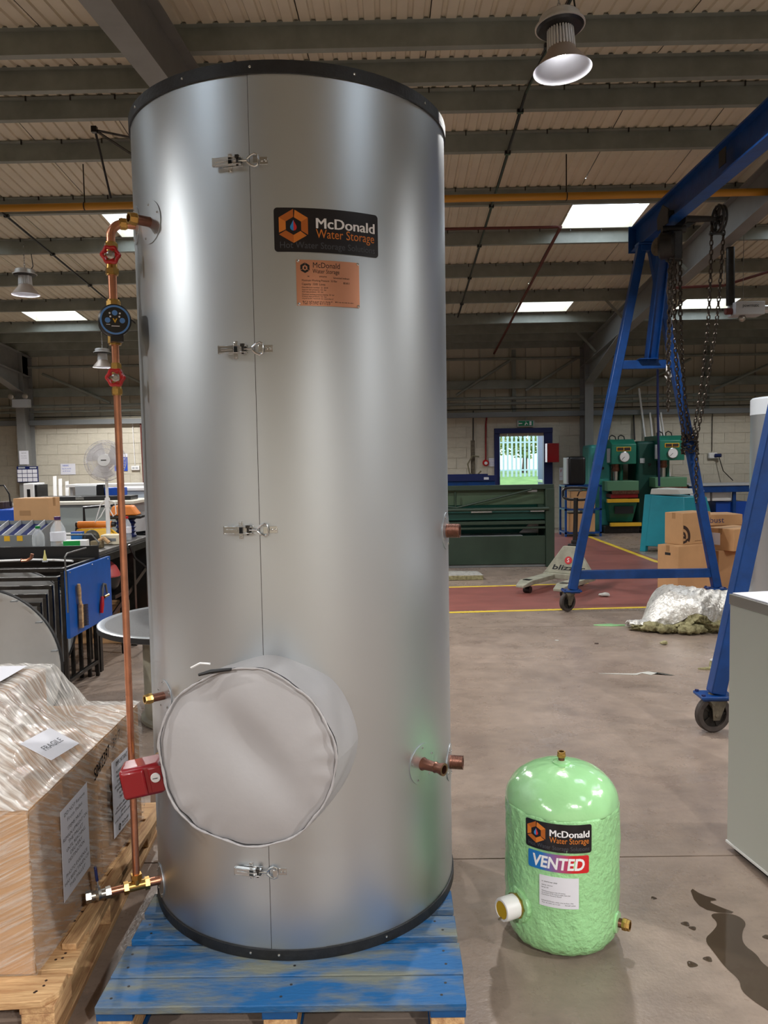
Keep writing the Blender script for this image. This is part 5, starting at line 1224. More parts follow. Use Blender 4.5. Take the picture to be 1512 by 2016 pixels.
build(G().box(6.93, 7.12, 17.20, 17.295, 1.47, 1.60), 'socket_box', WHITE, o, w=True, bevel=.02); build(G().cyl((7.06, 17.2, 1.535), (7.16, 17.12, 1.535), .04, n=14), 'blue_plug', NAVY, o, w=True)
build(G().tube([(7.12, 17.14, 1.5), (7.2, 17.1, 1.2), (7.3, 16.85, 1.0)], .010, 6), 'cable', BLKPL, o, w=True)
# ---- gas heater and flue
ht = thing('radiant_heater', 'suspended grey gas radiant heater with a black flue pipe', 'heater', (4.6, 10.0, 3.4))
build(G().box(4.30, 4.66, 9.9, 10.15, 3.30, 3.46), 'burner_box', LIGHTGREY, ht, w=True, bevel=.008)
build(G().cyl((4.295, 10.05, 3.44), (4.285, 10.05, 4.15), .052, n=20), 'flue', CASTBLK, ht, w=True)
build(G().cyl((4.66, 10.02, 3.38), (6.4, 10.02, 3.38), .05, n=16), 'radiant_tube', STEEL, ht, w=True)
build(G().prism([(4.9, 9.85, 3.36), (4.9, 9.95, 3.52), (4.9, 10.10, 3.52), (4.9, 10.2, 3.36)], (1.8, 0, 0)), 'reflector', STEEL, ht, w=True)
build(G().cyl((4.22, 10.02, 3.36), (4.30, 10.02, 3.36), .04, n=14), 'gas_valve', OXIDE, ht, w=True); build(G().sphere((4.42, 10.0, 3.27), .045, 14, 8), 'fan_motor', CHROME, ht, w=True)
g = G(); puttxt(g, txt('powrmatic', .06, .20, .01), plane_map((4.38, 9.897, 3.39), (1, 0, 0), (0, 0, 1))); build(g, 'lettering', INK, ht, w=True, flat=True); 
for x, y in ((4.45, 10.05), (5.6, 10.02)): build(G().cyl((x, y, 3.46), (x, y, zb(y) + .17), .004, n=6), 'hanger_wire', STEEL, ht, w=True)

# ================================================================ LEFT WORKSHOP
# ---- round table on a drum
rt_ = thing('round_table', 'round grey steel topped table on a drum, beside the silver cylinder', 'table', (-1.25, 4.9, 0))
build(G().lathe([(.0001, .585), (.57, .585), (.578, .590), (.58, .622), (.565, .626), (.535, .622), (.0001, .621)], 80), 'table_top', mat('zinc_top', (168, 174, 178), .3, .75, var=.08, scale=3), rt_)
build(G().lathe([(.576, .588), (.583, .590), (.583, .620), (.576, .622)], 80), 'edge_band', BLACK, rt_)
build(G().lathe([(.0001, .0005), (.335, .0005), (.345, .008), (.345, .03), (.32, .04), (.32, .585)], 56), 'drum', mat('grimy_drum', (150, 146, 130), .55, .2, var=.2, scale=6), rt_)
# ---- standing round lids
def lid(label, x, y, R, tilt, t=.035):
    o = thing('metal_disc', label, 'disc', (x, y, 0), 0)
    ax_ = Vector((.12, -math.cos(tilt), math.sin(tilt))).normalized(); c = Vector((x, y, R + .006))
    build(G().lathe([(.0001, 0), (R * .93, 0), (R * .95, -.004), (R, -.004), (R, t), (R * .97, t), (.0001, t * .8)], 80, c + ax_ * 0, ax_ * -1), 'lid_sheet', mat('lid_zinc', (182, 186, 188), .38, .6, var=.07, scale=3), o, w=True)
    build(G().torus(c - ax_ * .016, ax_, R, .012, 80, 6), 'rubber_edge', BLACK, o, w=True)
    for k in range(5):
        a = math.radians(15 + 22 * k); x_, y_, _ = basis(ax_); q = Vector((math.cos(a), 0, math.sin(a))) * (R + .002)
        build(G().beam(c + q - ax_ * .03, c + q + ax_ * .006, .03, .008), 'edge_clip', MIDGREY, o, w=True)
lid('nearer round grey metal disc standing on edge behind the wrapped load', -2.30, 4.22, .462, .10)
lid('farther round grey metal disc standing inside the black steel trestles', -2.72, 5.56, .42, .12)
# ---- nest of black steel trestles
for i in range(7):
    xr = -2.225 - .052 * i; xl = -3.9 + .05 * i; z1 = .90 - .062 * i; y0, y1 = 5.28 + .022 * i, 5.86 - .022 * i; s = .026
    t = thing('steel_trestle', 'tallest outermost of the nested black steel trestles beside the blue board' if i == 0 else 'smallest innermost of the nested black steel trestles' if i == 6 else '%s of the nested black steel trestles, counted inward from the blue board' % ('second', 'third', 'fourth', 'fifth', 'sixth')[i - 1], 'trestle', ((xl + xr) / 2, 5.57, 0), 0, 'nested black steel trestles')
    q = lambda n, *a: build(G().box(*a), n, DARKSTEEL, t, w=True, bevel=.003)
    q('front_bar', xl, xr, y0, y0 + s, z1 - s, z1); q('back_bar', xl, xr, y1 - s, y1, z1 - s, z1)
    (q('end_bar', xr - s, xr, y0 + s, y1 - s, z1 - s, z1) if i < 2 else None); q('end_bar', xl, xl + s, y0 + s, y1 - s, z1 - s, z1)
    for x in (xl, xr - s):
        for y in (y0, y1 - s): q('leg', x, x + s, y, y + s, .0005, z1 - s)
    if i == 0: q('foot_bar', xr - s, xr, y0 + s, y1 - s, .10, .10 + s)
# ---- blue board with tools, hung on the outer frame
bb = thing('tool_board', 'blue painted board hung on the end of the black trestles', 'board', (-2.19, 5.65, .42))
build(G().box(-2.215, -2.190, 5.26, 6.07, .42, .885), 'panel', mat('blue_board_paint', (0, 84, 170), .4, 0, var=.10, scale=5), bb, w=True, bevel=.002)
for y in (5.3, 5.7, 6.02): build(G().lathe([(.006, 0), (.004, .003), (.0001, .003)], 10, (-2.190, y, .868), (1, 0, 0)), 'screw', STEEL, bb, w=True)
build(G().tube([(-2.20, 5.26, .60), (-2.20, 5.25, .98), (-2.20, 5.29, 1.0), (-2.20, 5.62, 1.0)], .006, 8), 'wire_loop', DULL, bb, w=True)
o = thing('wire_brush', 'wooden handled black bristle brush on the blue board', 'brush', (-2.18, 5.40, .62)); WM[o.name] = Matrix.Translation((-2.185, 5.40, .62))
build(G().tube([(-2.175, 5.385, .775), (-2.175, 5.388, .73), (-2.175, 5.395, .66), (-2.175, 5.405, .62)], [.012, .016, .012, .015], 10).hexa([(-2.186, 5.385, .465), (-2.160, 5.385, .465), (-2.160, 5.415, .465), (-2.186, 5.415, .465)], [(-2.186, 5.388, .63), (-2.160, 5.388, .63), (-2.160, 5.418, .63), (-2.186, 5.418, .63)]), 'handle', PINE, o, w=True, bevel=.003)
g = G()
for k in range(14):
    for s in (0, 1): g.beam((-2.178 + .012 * s, 5.415, .475 + .011 * k), (-2.174 + .012 * s, 5.50, .468 + .011 * k), .006, .007)
build(g, 'bristles', BLKPL, o, w=True, flat=True, kind='stuff')
o = thing('gas_torch', 'red handled gas torch hooked on the blue board', 'torch', (-2.18, 5.83, .6))
build(G().tube([(-2.175, 5.80, .49), (-2.172, 5.81, .55), (-2.172, 5.825, .61)], [.014, .017, .012], 10), 'grip', RED, o, w=True)
build(G().tube([(-2.172, 5.825, .61), (-2.172, 5.835, .66), (-2.172, 5.86, .70), (-2.172, 5.90, .69), (-2.172, 5.92, .62)], .009, 8), 'neck', DULL, o, w=True)
build(G().cyl((-2.172, 5.86, .60), (-2.172, 5.95, .60), .011, n=10), 'brass_valve', BRASS, o, w=True)
# ---- workbench
wbn = thing('workbench', 'long dark steel workbench crowded with tools and boxes', 'workbench', (-3.2, 6.8, 0))
build(G().box(-4.6, -2.25, 5.93, 7.75, .895, .925), 'bench_top', mat('bench_steel', (120, 118, 116), .38, .6, var=.25, scale=8), wbn, w=True, bevel=.003)
build(G().box(-4.6, -2.22, 5.90, 5.925, .87, .985), 'front_upstand', BLKPL, wbn, w=True, bevel=.003)
build(G().box(-2.25, -2.222, 5.93, 7.75, .84, .894), 'end_rail', DARKSTEEL, wbn, w=True)
for x in (-2.275, -4.55):
    for y in (5.95, 6.8, 7.70): build(G().box(x - .025, x + .025, y, y + .05, .0005, .894), 'leg', DARKSTEEL, wbn, w=True)
build(G().beam((-2.27, 6.05, .30), (-2.27, 7.6, .75), .04, .012, up=(1, 0, 0)), 'brace', DARKSTEEL, wbn, w=True)
build(G().box(-4.5, -2.3, 7.3, 7.34, .2, .88), 'back_panel', BLKPL, wbn, w=True)
build(G().tube([(-2.26, 5.98, .925), (-2.24, 5.98, 1.0), (-2.30, 6.0, 1.06), (-2.50, 6.02, 1.06)], .007, 8), 'wire_hook', DULL, wbn, w=True)
build(G().tube([(-2.20, 6.55, .92), (-2.17, 6.6, .80), (-2.10, 6.7, .70), (-2.12, 6.9, .45), (-2.2, 7.2, .05)], .010, 8), 'air_line', BLKPL, wbn, w=True)
o = thing('round_regulator', 'red and black round gas bottle under the end of the workbench', 'gas bottle', (-2.36, 6.5, .56))
build(G().sphere((-2.38, 6.45, .66), .125, 20, 14, (1, 1, 1.15)), 'lower_shell', BLKPL, o, w=True); build(G().lathe([(.0001, .145), (.06, .13), (.10, .09), (.122, .045), (.128, .02), (.124, .01)], 24, (-2.38, 6.45, .66)), 'upper_shell', mat('pink_red', (196, 84, 84), .4), o, w=True)
build(G().box(-2.50, -2.255, 6.33, 6.57, .50, .53).box(-2.49, -2.47, 6.35, 6.37, .0005, .5).box(-2.29, -2.27, 6.53, 6.55, .0005, .5), 'stand', DARKSTEEL, o, w=True)
carton('carton', 'open brown carton on the floor under the workbench', (-2.9, 6.9, .0005), .5, .3, .34)
Z = .9255
def bottle(label, x, y, r, h, capm, waterline=.0, labelm=None):
    b = thing('plastic_bottle', label, 'bottle', (x, y, Z), 0, 'plastic bottles on the workbench')
    build(G().lathe([(.0001, .0), (r * .9, .0), (r, .006), (r, h * .22), (r * .94, h * .26), (r, h * .30), (r, h * .55), (r * .93, h * .66), (r * .6, h * .80), (r * .32, h * .88), (r * .32, h * .93)], 28), 'bottle_body', GLASSC, b)
    build(G().lathe([(r * .40, h * .905), (r * .42, h * .91), (r * .42, h * .995), (r * .38, h), (.0001, h)], 20), 'cap', capm, b)
    if labelm: build(G().lathe([(r * 1.01, h * .30), (r * 1.012, h * .31), (r * 1.012, h * .54), (r * 1.01, h * .55)], 28), 'bottle_label', labelm, b)
bottle('clear bottle with a green cap nearest on the bench', -2.735, 6.05, .046, .205, mat('green_cap', (0, 120, 50), .4))
bottle('large clear bottle with a purple cap beside the brown bench carton', -2.61, 6.12, .058, .27, PURPLE, labelm=PAPER)
bottle('clear bottle with a red cap at the right end of the bench', -2.33, 6.90, .038, .21, RED, labelm=PAPER)
cx = carton('carton', 'tall brown carton standing among the bottles on the bench', (-3.12, 6.47, Z), .29, .24, .40, .02)
build(G().box(.05, .14, -.0012, 0, .26, .30), 'printed_mark', CARDT, cx, flat=True)
so = thing('sorter_bin', 'grey divided sorter tray with yellow labels, left on the bench', 'tray', (-2.95, 6.1, Z))
build(G().prism([(-.62, 0, 0), (-.62, .34, 0), (-.62, .34, .22), (-.62, 0, .13)], (.012, 0, 0)).prism([(.17, 0, 0), (.17, .34, 0), (.17, .34, .22), (.17, 0, .13)], (.012, 0, 0)).box(-.62, .18, 0, .012, 0, .13).box(-.62, .18, .33, .34, 0, .22).box(-.62, .18, 0, .34, 0, .01), 'tray_shell', MIDGREY, so)
build(G().hexa([(-.6, .012, .09), (.168, .012, .09), (.168, .33, .18), (-.6, .33, .18)], [(-.6, .012, .10), (.168, .012, .10), (.168, .33, .19), (-.6, .33, .19)]), 'dark_insert', NAVY, so)
for k in range(8): build(G().hexa([(-.6 + .1 * k, .012, .10), (-.592 + .1 * k, .012, .10), (-.592 + .1 * k, .33, .19), (-.6 + .1 * k, .33, .19)], [(-.6 + .1 * k, .012, .135), (-.592 + .1 * k, .012, .135), (-.592 + .1 * k, .33, .225), (-.6 + .1 * k, .33, .225)]), 'divider', LIGHTGREY, so)
for k in range(7): build(G().box(-.575 + .1 * k, -.53 + .1 * k, -.002, 0, .085, .125), 'yellow_label', YELLOW, so, flat=True)
def simple(name, label, cat, geo, m, loc, bevel=.004, rz=0): 
    o = build(geo, name, m, None, bevel=bevel, loc=loc, rot=(0, 0, rz)); return tag(o, label, cat)
def tool(name, label, cat, loc, parts, rz=0):
    t = thing(name, label, cat, loc, rz)
    for n, geo, m, b in parts: build(geo, n, m, t, bevel=b)
    return t
tool('angle_grinder', 'orange tubular power tool resting on the yellow tool on the bench', 'power tool', (-2.64, 6.98, Z + .105), [('tool_body', G().cyl((-.15, 0, .03), (.15, 0, .03), .032, .03, 16), ORANGE, 0), ('end_cap', G().cyl((-.17, 0, .03), (-.15, 0, .03), .026, n=14), BLKPL, 0), ('end_cap', G().cyl((.15, 0, .03), (.18, 0, .03), .024, n=14), BLKPL, 0)])
tool('power_tool', 'yellow wedge shaped power tool lying on the bench', 'power tool', (-2.62, 6.98, Z), [('tool_body', G().hexa([(-.2, -.07, 0), (.22, -.07, 0), (.22, .07, 0), (-.2, .07, 0)], [(-.17, -.05, .10), (.10, -.05, .10), (.10, .05, .10), (-.17, .05, .10)]), YELLOW, .012), ('vent_slots', G().box(-.1, 0, -.072, -.06, .03, .06), BLKPL, .002)])
tool('welding_mask', 'dark olive mask leaning among the tools behind the green carton', 'mask', (-2.445, 6.38, Z), [('shell', G().sphere((0, 0, .07), .07, 16, 10, (.9, .7, 1)), mat('olive', (70, 66, 52), .5), 0), ('visor', G().box(-.045, .03, -.056, -.04, .05, .10), BLKPL, .004)], .3)
tool('blue_carton', 'small blue box between the purple capped bottle and the mask', 'box', (-2.56, 6.38, Z), [('box_body', G().box(-.045, .045, -.03, .03, 0, .12), mat('box_blue', (30, 110, 180), .5), .003), ('box_flap', G().box(-.045, .045, -.032, .03, .12, .126), LBLUE, .001)])
tool('green_carton', 'green and white small carton at the front of the bench', 'box', (-2.47, 6.10, Z), [('box_body', G().box(-.075, .095, -.045, .045, 0, .085), WHITE, .003), ('green_sleeve', G().box(-.077, .05, -.047, .0, -.0 + .001, .083), mat('carton_green', (20, 160, 70), .5), .001), ('box_label', G().box(-.055, .03, -.049, -.047, .008, .045), PAPER, 0)], .1)
tool('foot_pump', 'orange topped machine standing on dark blue bellows on the bench', 'machine', (-2.44, 7.2, Z), [('bellows', G().lathe([(.09, 0)] + [(.075 if i % 2 else .092, .018 * (i + 1)) for i in range(9)] + [(.0001, .17)], 20), NAVY, 0), ('top_cover', G().hexa([(-.13, -.09, .20), (.13, -.09, .20), (.13, .09, .20), (-.13, .09, .20)], [(-.10, -.07, .29), (.07, -.07, .29), (.07, .07, .29), (-.10, .07, .29)]), ORANGE, .015), ('base_plate', G().box(-.135, .16, -.095, .095, .17, .20), BLKPL, .01)], .1)
tool('clamp_frame', 'black handled clamp frame lying behind the tools on the bench', 'clamp', (-2.62, 7.45, Z), [('frame_bar', G().tube([(-.30, 0, .10), (-.30, 0, .26), (-.02, 0, .28), (.06, .0, .14), (.10, 0, .02)], .014, 8), BLKPL, 0), ('handle', G().tube([(-.30, 0, .0), (-.30, 0, .10)], .02, 8), BLKPL, 0), ('screw_rod', G().cyl((-.02, 0, .26), (-.10, 0, .05), .010, n=8), DULL, 0)])
tool('battery_charger', 'pale rectangular charger block in the middle of the bench', 'charger', (-2.34, 6.55, Z), [('case', G().box(-.08, .08, -.05, .05, 0, .085), mat('cream_plastic', (226, 216, 190), .5), .008), ('contact_slot', G().box(-.05, .05, -.052, -.05, .03, .055), MIDGREY, .001)])
tool('cable_reel', 'black coiled cable and grips behind the pale charger', 'cable', (-2.80, 7.12, Z), [('coil', G().torus((0, 0, .08), (.3, -1, .1), .055, .018, 24, 8).torus((.02, .04, .08), (.3, -1, .1), .05, .016, 24, 8), BLKPL, 0), ('grip', G().cyl((.10, 0, .0), (.10, 0, .15), .014, n=10), BLKPL, 0), ('grip', G().cyl((.14, .02, .0), (.14, .02, .15), .014, n=10), BLKPL, 0)])
tool('tape_dispenser', 'olive brown block with a wooden grip in front of the charger', 'tool', (-2.35, 6.28, Z), [('block', G().box(-.06, .03, -.035, .035, 0, .06), mat('khaki', (120, 106, 78), .6), .006), ('wood_grip', G().tube([(0, 0, .06), (.04, 0, .08), (.08, 0, .04)], .016, 10), PINE, 0)])
tool('spray_can', 'purple sleeve tube lying at the right end of the bench', 'tube', (-2.32, 6.645, Z), [('tube_body', G().cyl((-.06, 0, .02), (.05, 0, .02), .02, n=14), PURPLE, 0), ('tube_end', G().cyl((.05, 0, .02), (.06, 0, .02), .017, n=14), DRED, 0)])
tool('drill_stand', 'black L shaped handle upright at the far right of the bench', 'handle', (-2.30, 7.36, Z), [('post', G().tube([(-.10, 0, .02), (0, 0, .03), (.03, 0, .07), (.04, 0, .24)], .016, 8), BLKPL, 0), ('foot', G().box(-.12, .0, -.03, .03, 0, .015), BLKPL, .002)])
tool('folded_leaflet', 'folded white leaflet standing at the right end of the bench', 'paper', (-2.32, 7.64, Z), [('leaf', G().prism([(-.05, -.02, 0), (0, .02, 0), (.04, -.02, 0), (0, .015, 0)], (0, 0, .15)), PAPER, 0), ('print', G().prism([(-.048, -.0205, .05), (-.004, .0145, .05), (-.005, .014, .05)], (0, 0, .06)), LBLUE, 0)])
tool('paper_stack', 'loose white papers on the bench beside the red capped bottle', 'papers', (-2.42, 7.48, Z), [('paper', G().box(-.10, .08, -.07, .07, 0, .004), PAPER, 0), ('paper', G().box(-.02, .10, -.05, .08, .0045, .008), PAPER, 0)], .3)
tool('copper_elbow', 'short copper pipe elbow lying on top of the black trestles', 'pipe', (-2.62, 5.60, .9055), [('elbow', G().tube([(-.04, 0, .012), (.0, 0, .014), (.03, .0, .03), (.04, 0, .06)], .012, 10), COPPER, 0), ('solder_ring', G().torus((-.04, 0, .012), (1, 0, 0), .013, .003, 16, 6), COPOLD, 0)])
tool('adhesive_tube', 'pale yellow nozzle tube standing on top of the black trestles', 'tube', (-2.49, 5.60, .9055), [('nozzle', G().lathe([(.0001, 0), (.014, 0), (.012, .03), (.006, .06), (.003, .085), (.0001, .085)], 14), mat('pale_yellow', (214, 206, 130), .5), 0), ('collar', G().lathe([(.0001, .0), (.019, .0), (.019, .012), (.0001, .013)], 14), LIGHTGREY, 0)])
simple('white_hose', 'thin white plastic hose lying across the top of the black trestles', 'hose', G().tube([(-.55, .05, .009), (-.3, .0, .008), (0, .03, .012), (.2, .0, .008), (.33, -.06, .008)], .008, 8), WHITE, (-2.62, 5.66, .9005), 0)
# ---- pedestal fan on the bench
fan = thing('pedestal_fan', 'white pedestal fan with a round mesh guard standing among the bench tools', 'fan', (-2.45, 6.77, Z))
FC = Vector((0.02, -.06, .70)); fa = Vector((.10, -.98, .10)).normalized()
build(G().lathe([(.0001, 0), (.12, 0), (.115, .012), (.04, .022), (.028, .04), (.0001, .041)], 28), 'base', WHITE, fan)
build(G().cyl((0, 0, .03), (0, .01, .36), .018, n=14).cyl((0, .01, .30), (0, .01, .38), .024, .021, 14).cyl((0, .01, .36), (0, .01, .62), .013, n=14), 'pole', WHITE, fan)
build(G().lathe([(.045, -.12), (.06, -.08), (.062, -.02), (.05, 0), (.0001, 0)], 20, FC, fa).cyl((0, .01, .58), FC - fa * .07, .022, n=10), 'motor_housing', WHITE, fan)
x, y, _ = basis(fa)
bl_ = G()
for k in range(3):
    t0 = 2 * PI * k / 3
    bl_.grid(lambda u, v: FC + fa * (.012 + .03 * (v - .5)) + x * math.cos(t0 + v * 1.5 - .6 + .3 * u) * (.03 + .125 * u) + y * math.sin(t0 + v * 1.5 - .6 + .3 * u) * (.03 + .125 * u), 8, 8)
build(bl_, 'blades', mat('clear_blade', (226, 224, 226), .3, 0, alpha=.8), fan, kind='stuff')
gd = G()
for R, dd in ((.175, .0), (.14, .028), (.10, .036), (.165, -.05)): gd.torus(FC + fa * dd, fa, R, .0022, 48, 4)
for k in range(96):
    q = x * math.cos(2 * PI * k / 96) + y * math.sin(2 * PI * k / 96); gd.tube([FC + q * .05 + fa * .040, FC + q * .12 + fa * .034, FC + q * .172 + fa * .008, FC + q * .176, FC + q * .165 - fa * .05, FC + q * .07 - fa * .06], .0011, 3)
build(gd, 'guard', mat('guard_grey', (205, 203, 206), .4), fan, kind='stuff')
build(G().lathe([(.052, .036), (.050, .046), (.0001, .05)], 28, FC, fa), 'guard_badge', WHITE, fan)
g = G(); poly2d(g, [(-.022, -.004), (.022, -.004), (.022, .004), (-.022, .004)], plane_map(FC + fa * .051, (1, .1, 0), (0, .1, 1))); build(g, 'badge_mark', INK, fan, flat=True)
for s in (-1, 1): build(G().tube([(s * .015, 0, .36), (s * .055, .0, .33), (s * .085, -.0, .24), (s * .11, 0, .17), (s * .06, 0, .22), (s * .02, 0, .29)] if s < 0 else [(.015, 0, .36), (.07, 0, .34), (.075, 0, .24), (.05, 0, .22), (.02, 0, .28)], .005, 6), 'power_cord', WHITE, fan)
# ---- tables, cabinets and crates further back
dk = thing('office_desk', 'pale grey fronted desk in front of the far wall at left', 'desk', (-3.6, 9.3, 0))
build(G().box(-4.35, -2.95, 9.0, 9.75, 1.13, 1.165), 'desk_top', mat('desk_cream', (208, 204, 190), .5), dk, w=True, bevel=.004); build(G().box(-4.30, -3.0, 9.04, 9.07, .0005, 1.13), 'front_panel', mat('desk_grey', (158, 166, 162), .5), dk, w=True)
for x in (-4.30, -3.03): build(G().box(x, x + .03, 9.07, 9.7, .0005, 1.13), 'end_panel', LIGHTGREY, dk, w=True)
tool('drawing_rolls', 'dark flat case lying on the pale desk top', 'case', (-3.62, 9.4, 1.1655), [('case_lid', G().box(-.62, .55, -.14, .14, .0, .05), BLKPL, .006), ('case_clip', G().box(-.1, .0, -.15, -.14, .01, .04), DULL, .002)])
tool('storage_tub', 'clear and blue plastic tubs behind the dark case on the desk', 'tub', (-3.50, 9.62, 1.1655), [('tub_body', G().box(-.34, -.08, -.08, .08, 0, .17), LIGHTGREY, .01), ('tub_body', G().box(.02, .25, -.08, .08, 0, .14), BLUEP, .01), ('divider_block', G().box(-.07, .01, -.08, .08, 0, .18), BLKPL, .004)])
ws = thing('ledge_shelf', 'long white shelf ledge in front of the far left wall', 'shelf', (-3.6, 11.6, 1.3)); build(G().box(-4.72, -3.3, 11.4, 11.8, 1.26, 1.30), 'shelf_board', WHITE, ws, w=True, bevel=.004)
for x in (-4.7, -3.4): build(G().box(x, x + .04, 11.5, 11.7, .0005, 1.26), 'leg', LIGHTGREY, ws, w=True)
gc = thing('grey_cabinet', 'tall pale blue grey cabinet beside the silver cylinder at the far left', 'cabinet', (-3.2, 9.6, 0))
build(G().box(-3.55, -3.06, 10.0, 10.6, .0005, 1.245), 'cabinet_side', mat('cab_grey', (182, 194, 204), .45), gc, w=True, bevel=.006); build(G().box(-3.055, -2.86, 10.02, 10.6, .0005, 1.24), 'cabinet_door', MIDGREY, gc, w=True, bevel=.006); build(G().box(-3.58, -2.82, 9.97, 10.63, 1.246, 1.285), 'cabinet_top', WHITE, gc, w=True, bevel=.006)
bc_ = thing('storage_crate', 'stack of blue and grey plastic crates at the left edge behind the bench', 'crate', (-4.1, 8.1, 0))
build(G().box(-4.75, -3.76, 7.95, 8.4, .0005, .94), 'lower_crate', mat('steel_blue', (70, 94, 120), .5), bc_, w=True, bevel=.01)
for k in range(10): build(G().box(-4.70 + .095 * k, -4.66 + .095 * k, 7.935, 7.95, .3, .88), 'crate_rib', mat('steel_blue', (70, 94, 120), .5), bc_, w=True)
build(G().box(-4.78, -3.74, 7.93, 8.42, .942, 1.02), 'pale_lid', LIGHTGREY, bc_, w=True, bevel=.006); build(G().box(-4.7, -3.75, 7.96, 8.4, 1.021, 1.15), 'upper_crate', BLUEP, bc_, w=True, bevel=.01)
tool('computer_tower', 'white upright machine with a dark display on the crate row by the column', 'machine', (-5.05, 11.0, 0), [('case', G().box(-.03, .12, -.15, .2, .0005, 1.34), WHITE, .01), ('display_strip', G().box(.02, .065, -.154, -.15, 1.14, 1.26), BLKPL, .002), ('side_cheek', G().box(.122, .16, -.14, .2, .0005, 1.32), BLKPL, .006)])  # white computer tower, its case carried down to the floor
tool('bench_grinder', 'small orange topped grinder on a brown wooden block at the left edge', 'grinder', (-4.05, 8.18, 1.1505), [('wood_block', G().box(-.30, .05, -.1, .1, 0, .07), CARDD, .004), ('grinder_body', G().cyl((-.08, 0, .07), (-.08, 0, .19), .05, .04, 14), DULL, 0), ('orange_head', G().sphere((-.11, 0, .25), .05, 14, 10), ORANGE, 0), ('cable', G().tube([(-.06, 0, .24), (.02, 0, .24), (.07, 0, .15), (.08, 0, .02)], .008, 6), BLKPL, 0)])
for i, (x, l) in enumerate(((-5.02, 'left white strip leaning behind the white upright machine'), (-4.94, 'middle white strip leaning behind the white upright machine'), (-4.84, 'right white strip leaning behind the white upright machine'))):
    g = G().beam((x + .16, 11.30, .03), (x, 11.75, 1.42 - .04 * i), .05, .012, up=(0, -1, .3)); o = build(g, 'white_strip', WHITE, None, bevel=.002); tag(o, l, 'strip', 'white strips leaning near the column')
# notices on the left
sheet('wall_notice', 'landscape white notice with a red heading on the wall left of the fan', [(-7.25, 17.285, 1.36), (-6.92, 17.285, 1.36), (-7.25, 17.285, 1.60)], [('WARNING', .35, .74, .4, .06), ('keep this area tidy', .4, .5, .6, .04), ('at all times', .4, .28, .5, .04)], ink=LBLUE)
sheet('wall_notice', 'blue safety poster on the wall right of the fan', [(-6.06, 17.285, 1.42), (-5.77, 17.285, 1.42), (-6.06, 17.285, 1.72)], [('MANDATORY', .5, .82, .7, .05), ('wear eye protection', .5, .6, .8, .03), ('wear ear protection', .5, .42, .8, .03), ('wear gloves', .5, .24, .6, .03)], m=LBLUE, ink=WPRINT)
sheet('wall_notice', 'plain white sheet pinned above the blue safety poster', [(-5.97, 17.285, 1.725), (-5.76, 17.285, 1.725), (-5.97, 17.285, 1.80)], [])
sheet('column_notice', 'white typed sheet taped on the left grey column', [(-7.89, 16.74, 1.60), (-7.69, 16.74, 1.60), (-7.89, 16.74, 1.89)], [('NOTICE', .5, .8, .5, .03), ('first aiders', .5, .6, .6, .025), ('on site today', .5, .45, .6, .025)], ink=GINK)
pl = thing('year_planner', 'dark framed planner board with white squares on the left column', 'board', (-7.73, 16.7, 1.2))
build(G().box(-7.94, -7.49, 16.70, 16.73, 1.22, 1.56), 'board', NAVY, pl, w=True, bevel=.003)
for r in range(3):
    for c in range(4): build(G().box(-7.925 + .108 * c, -7.83 + .108 * c, 16.694, 16.70, 1.235 + .09 * r, 1.312 + .09 * r), 'day_panel', PAPER, pl, w=True, flat=True)
for x0, x1 in ((-7.9, -7.76), (-7.66, -7.52)): build(G().box(x0, x1, 16.694, 16.70, 1.515, 1.545), 'heading_strip', LIGHTGREY, pl, w=True, flat=True)
o = thing('emergency_light', 'pale box with twin spotlights high on the left column', 'light fitting', (-7.75, 16.6, 2.9))
build(G().box(-7.92, -7.58, 16.58, 16.74, 2.80, 2.97), 'light_case', LIGHTGREY, o, w=True, bevel=.006)
for x in (-7.94, -7.64): build(G().lathe([(.0001, -.05), (.045, -.04), (.06, .03), (.05, .035), (.0001, .03)], 18, (x, 16.62, 3.03), (0, -1, -.2)).cyl((x, 16.62, 2.97), (x, 16.62, 3.0), .015, n=8), 'spotlight', CHROME, o, w=True)
o = thing('wall_socket', 'double white socket on the wall right of the blue poster', 'socket', (-5.58, 17.28, 1.5))
build(G().box(-5.68, -5.50, 17.24, 17.295, 1.43, 1.53), 'socket_box', WHITE, o, w=True, bevel=.01); build(G().box(-5.65, -5.6, 17.235, 17.24, 1.46, 1.5).box(-5.58, -5.53, 17.235, 17.24, 1.46, 1.5), 'socket_faces', LIGHTGREY, o, w=True)

# ================================================================ OVERHEAD
# ---- yellow gas pipe and red conduits
gp = thing('gas_pipe', 'long yellow gas pipe slung under the roof purlins', 'pipe', (0, 8.95, 4.47))
build(G().cyl((-13.4, 8.95, 4.445), (10.8, 8.95, 4.475), .040, n=14), 'pipe_run', GPIPE, gp, w=True)
for x, y in ((-3.35, 8.95), (2.0, 8.95), (7, 8.95)): build(G().cyl((x, y, 4.46), (x, y, zb(8.95) + .18), .007, n=6).torus((x, y, 4.46), (1, 0, 0), .044, .006, 20, 6), 'hanger_rod', DARKSTEEL, gp, w=True)
o = thing('cable_stay', 'dark triangular wire bracket hanging from a purlin left of the cylinder', 'bracket', (-2.7, 7.7, 4.7))
build(G().tube([(-2.74, 7.66, 4.75), (-2.80, 8.2, 4.30)], .011, 6).tube([(-2.74, 7.66, 4.75), (-2.16, 7.9, 4.40)], .011, 6).tube([(-2.74, 7.66, 4.75), (-2.1, 7.7, 4.62)], .011, 6), 'stay_wires', DARKSTEEL, o, w=True); build(G().box(-2.765, -2.715, 7.62, 7.665, 4.72, 4.775), 'clamp', DARKSTEEL, o, w=True)
rc = thing('red_conduit', 'thin red oxide pipe following the roof slope to the back wall', 'pipe', (2.27, 14, 4.0))
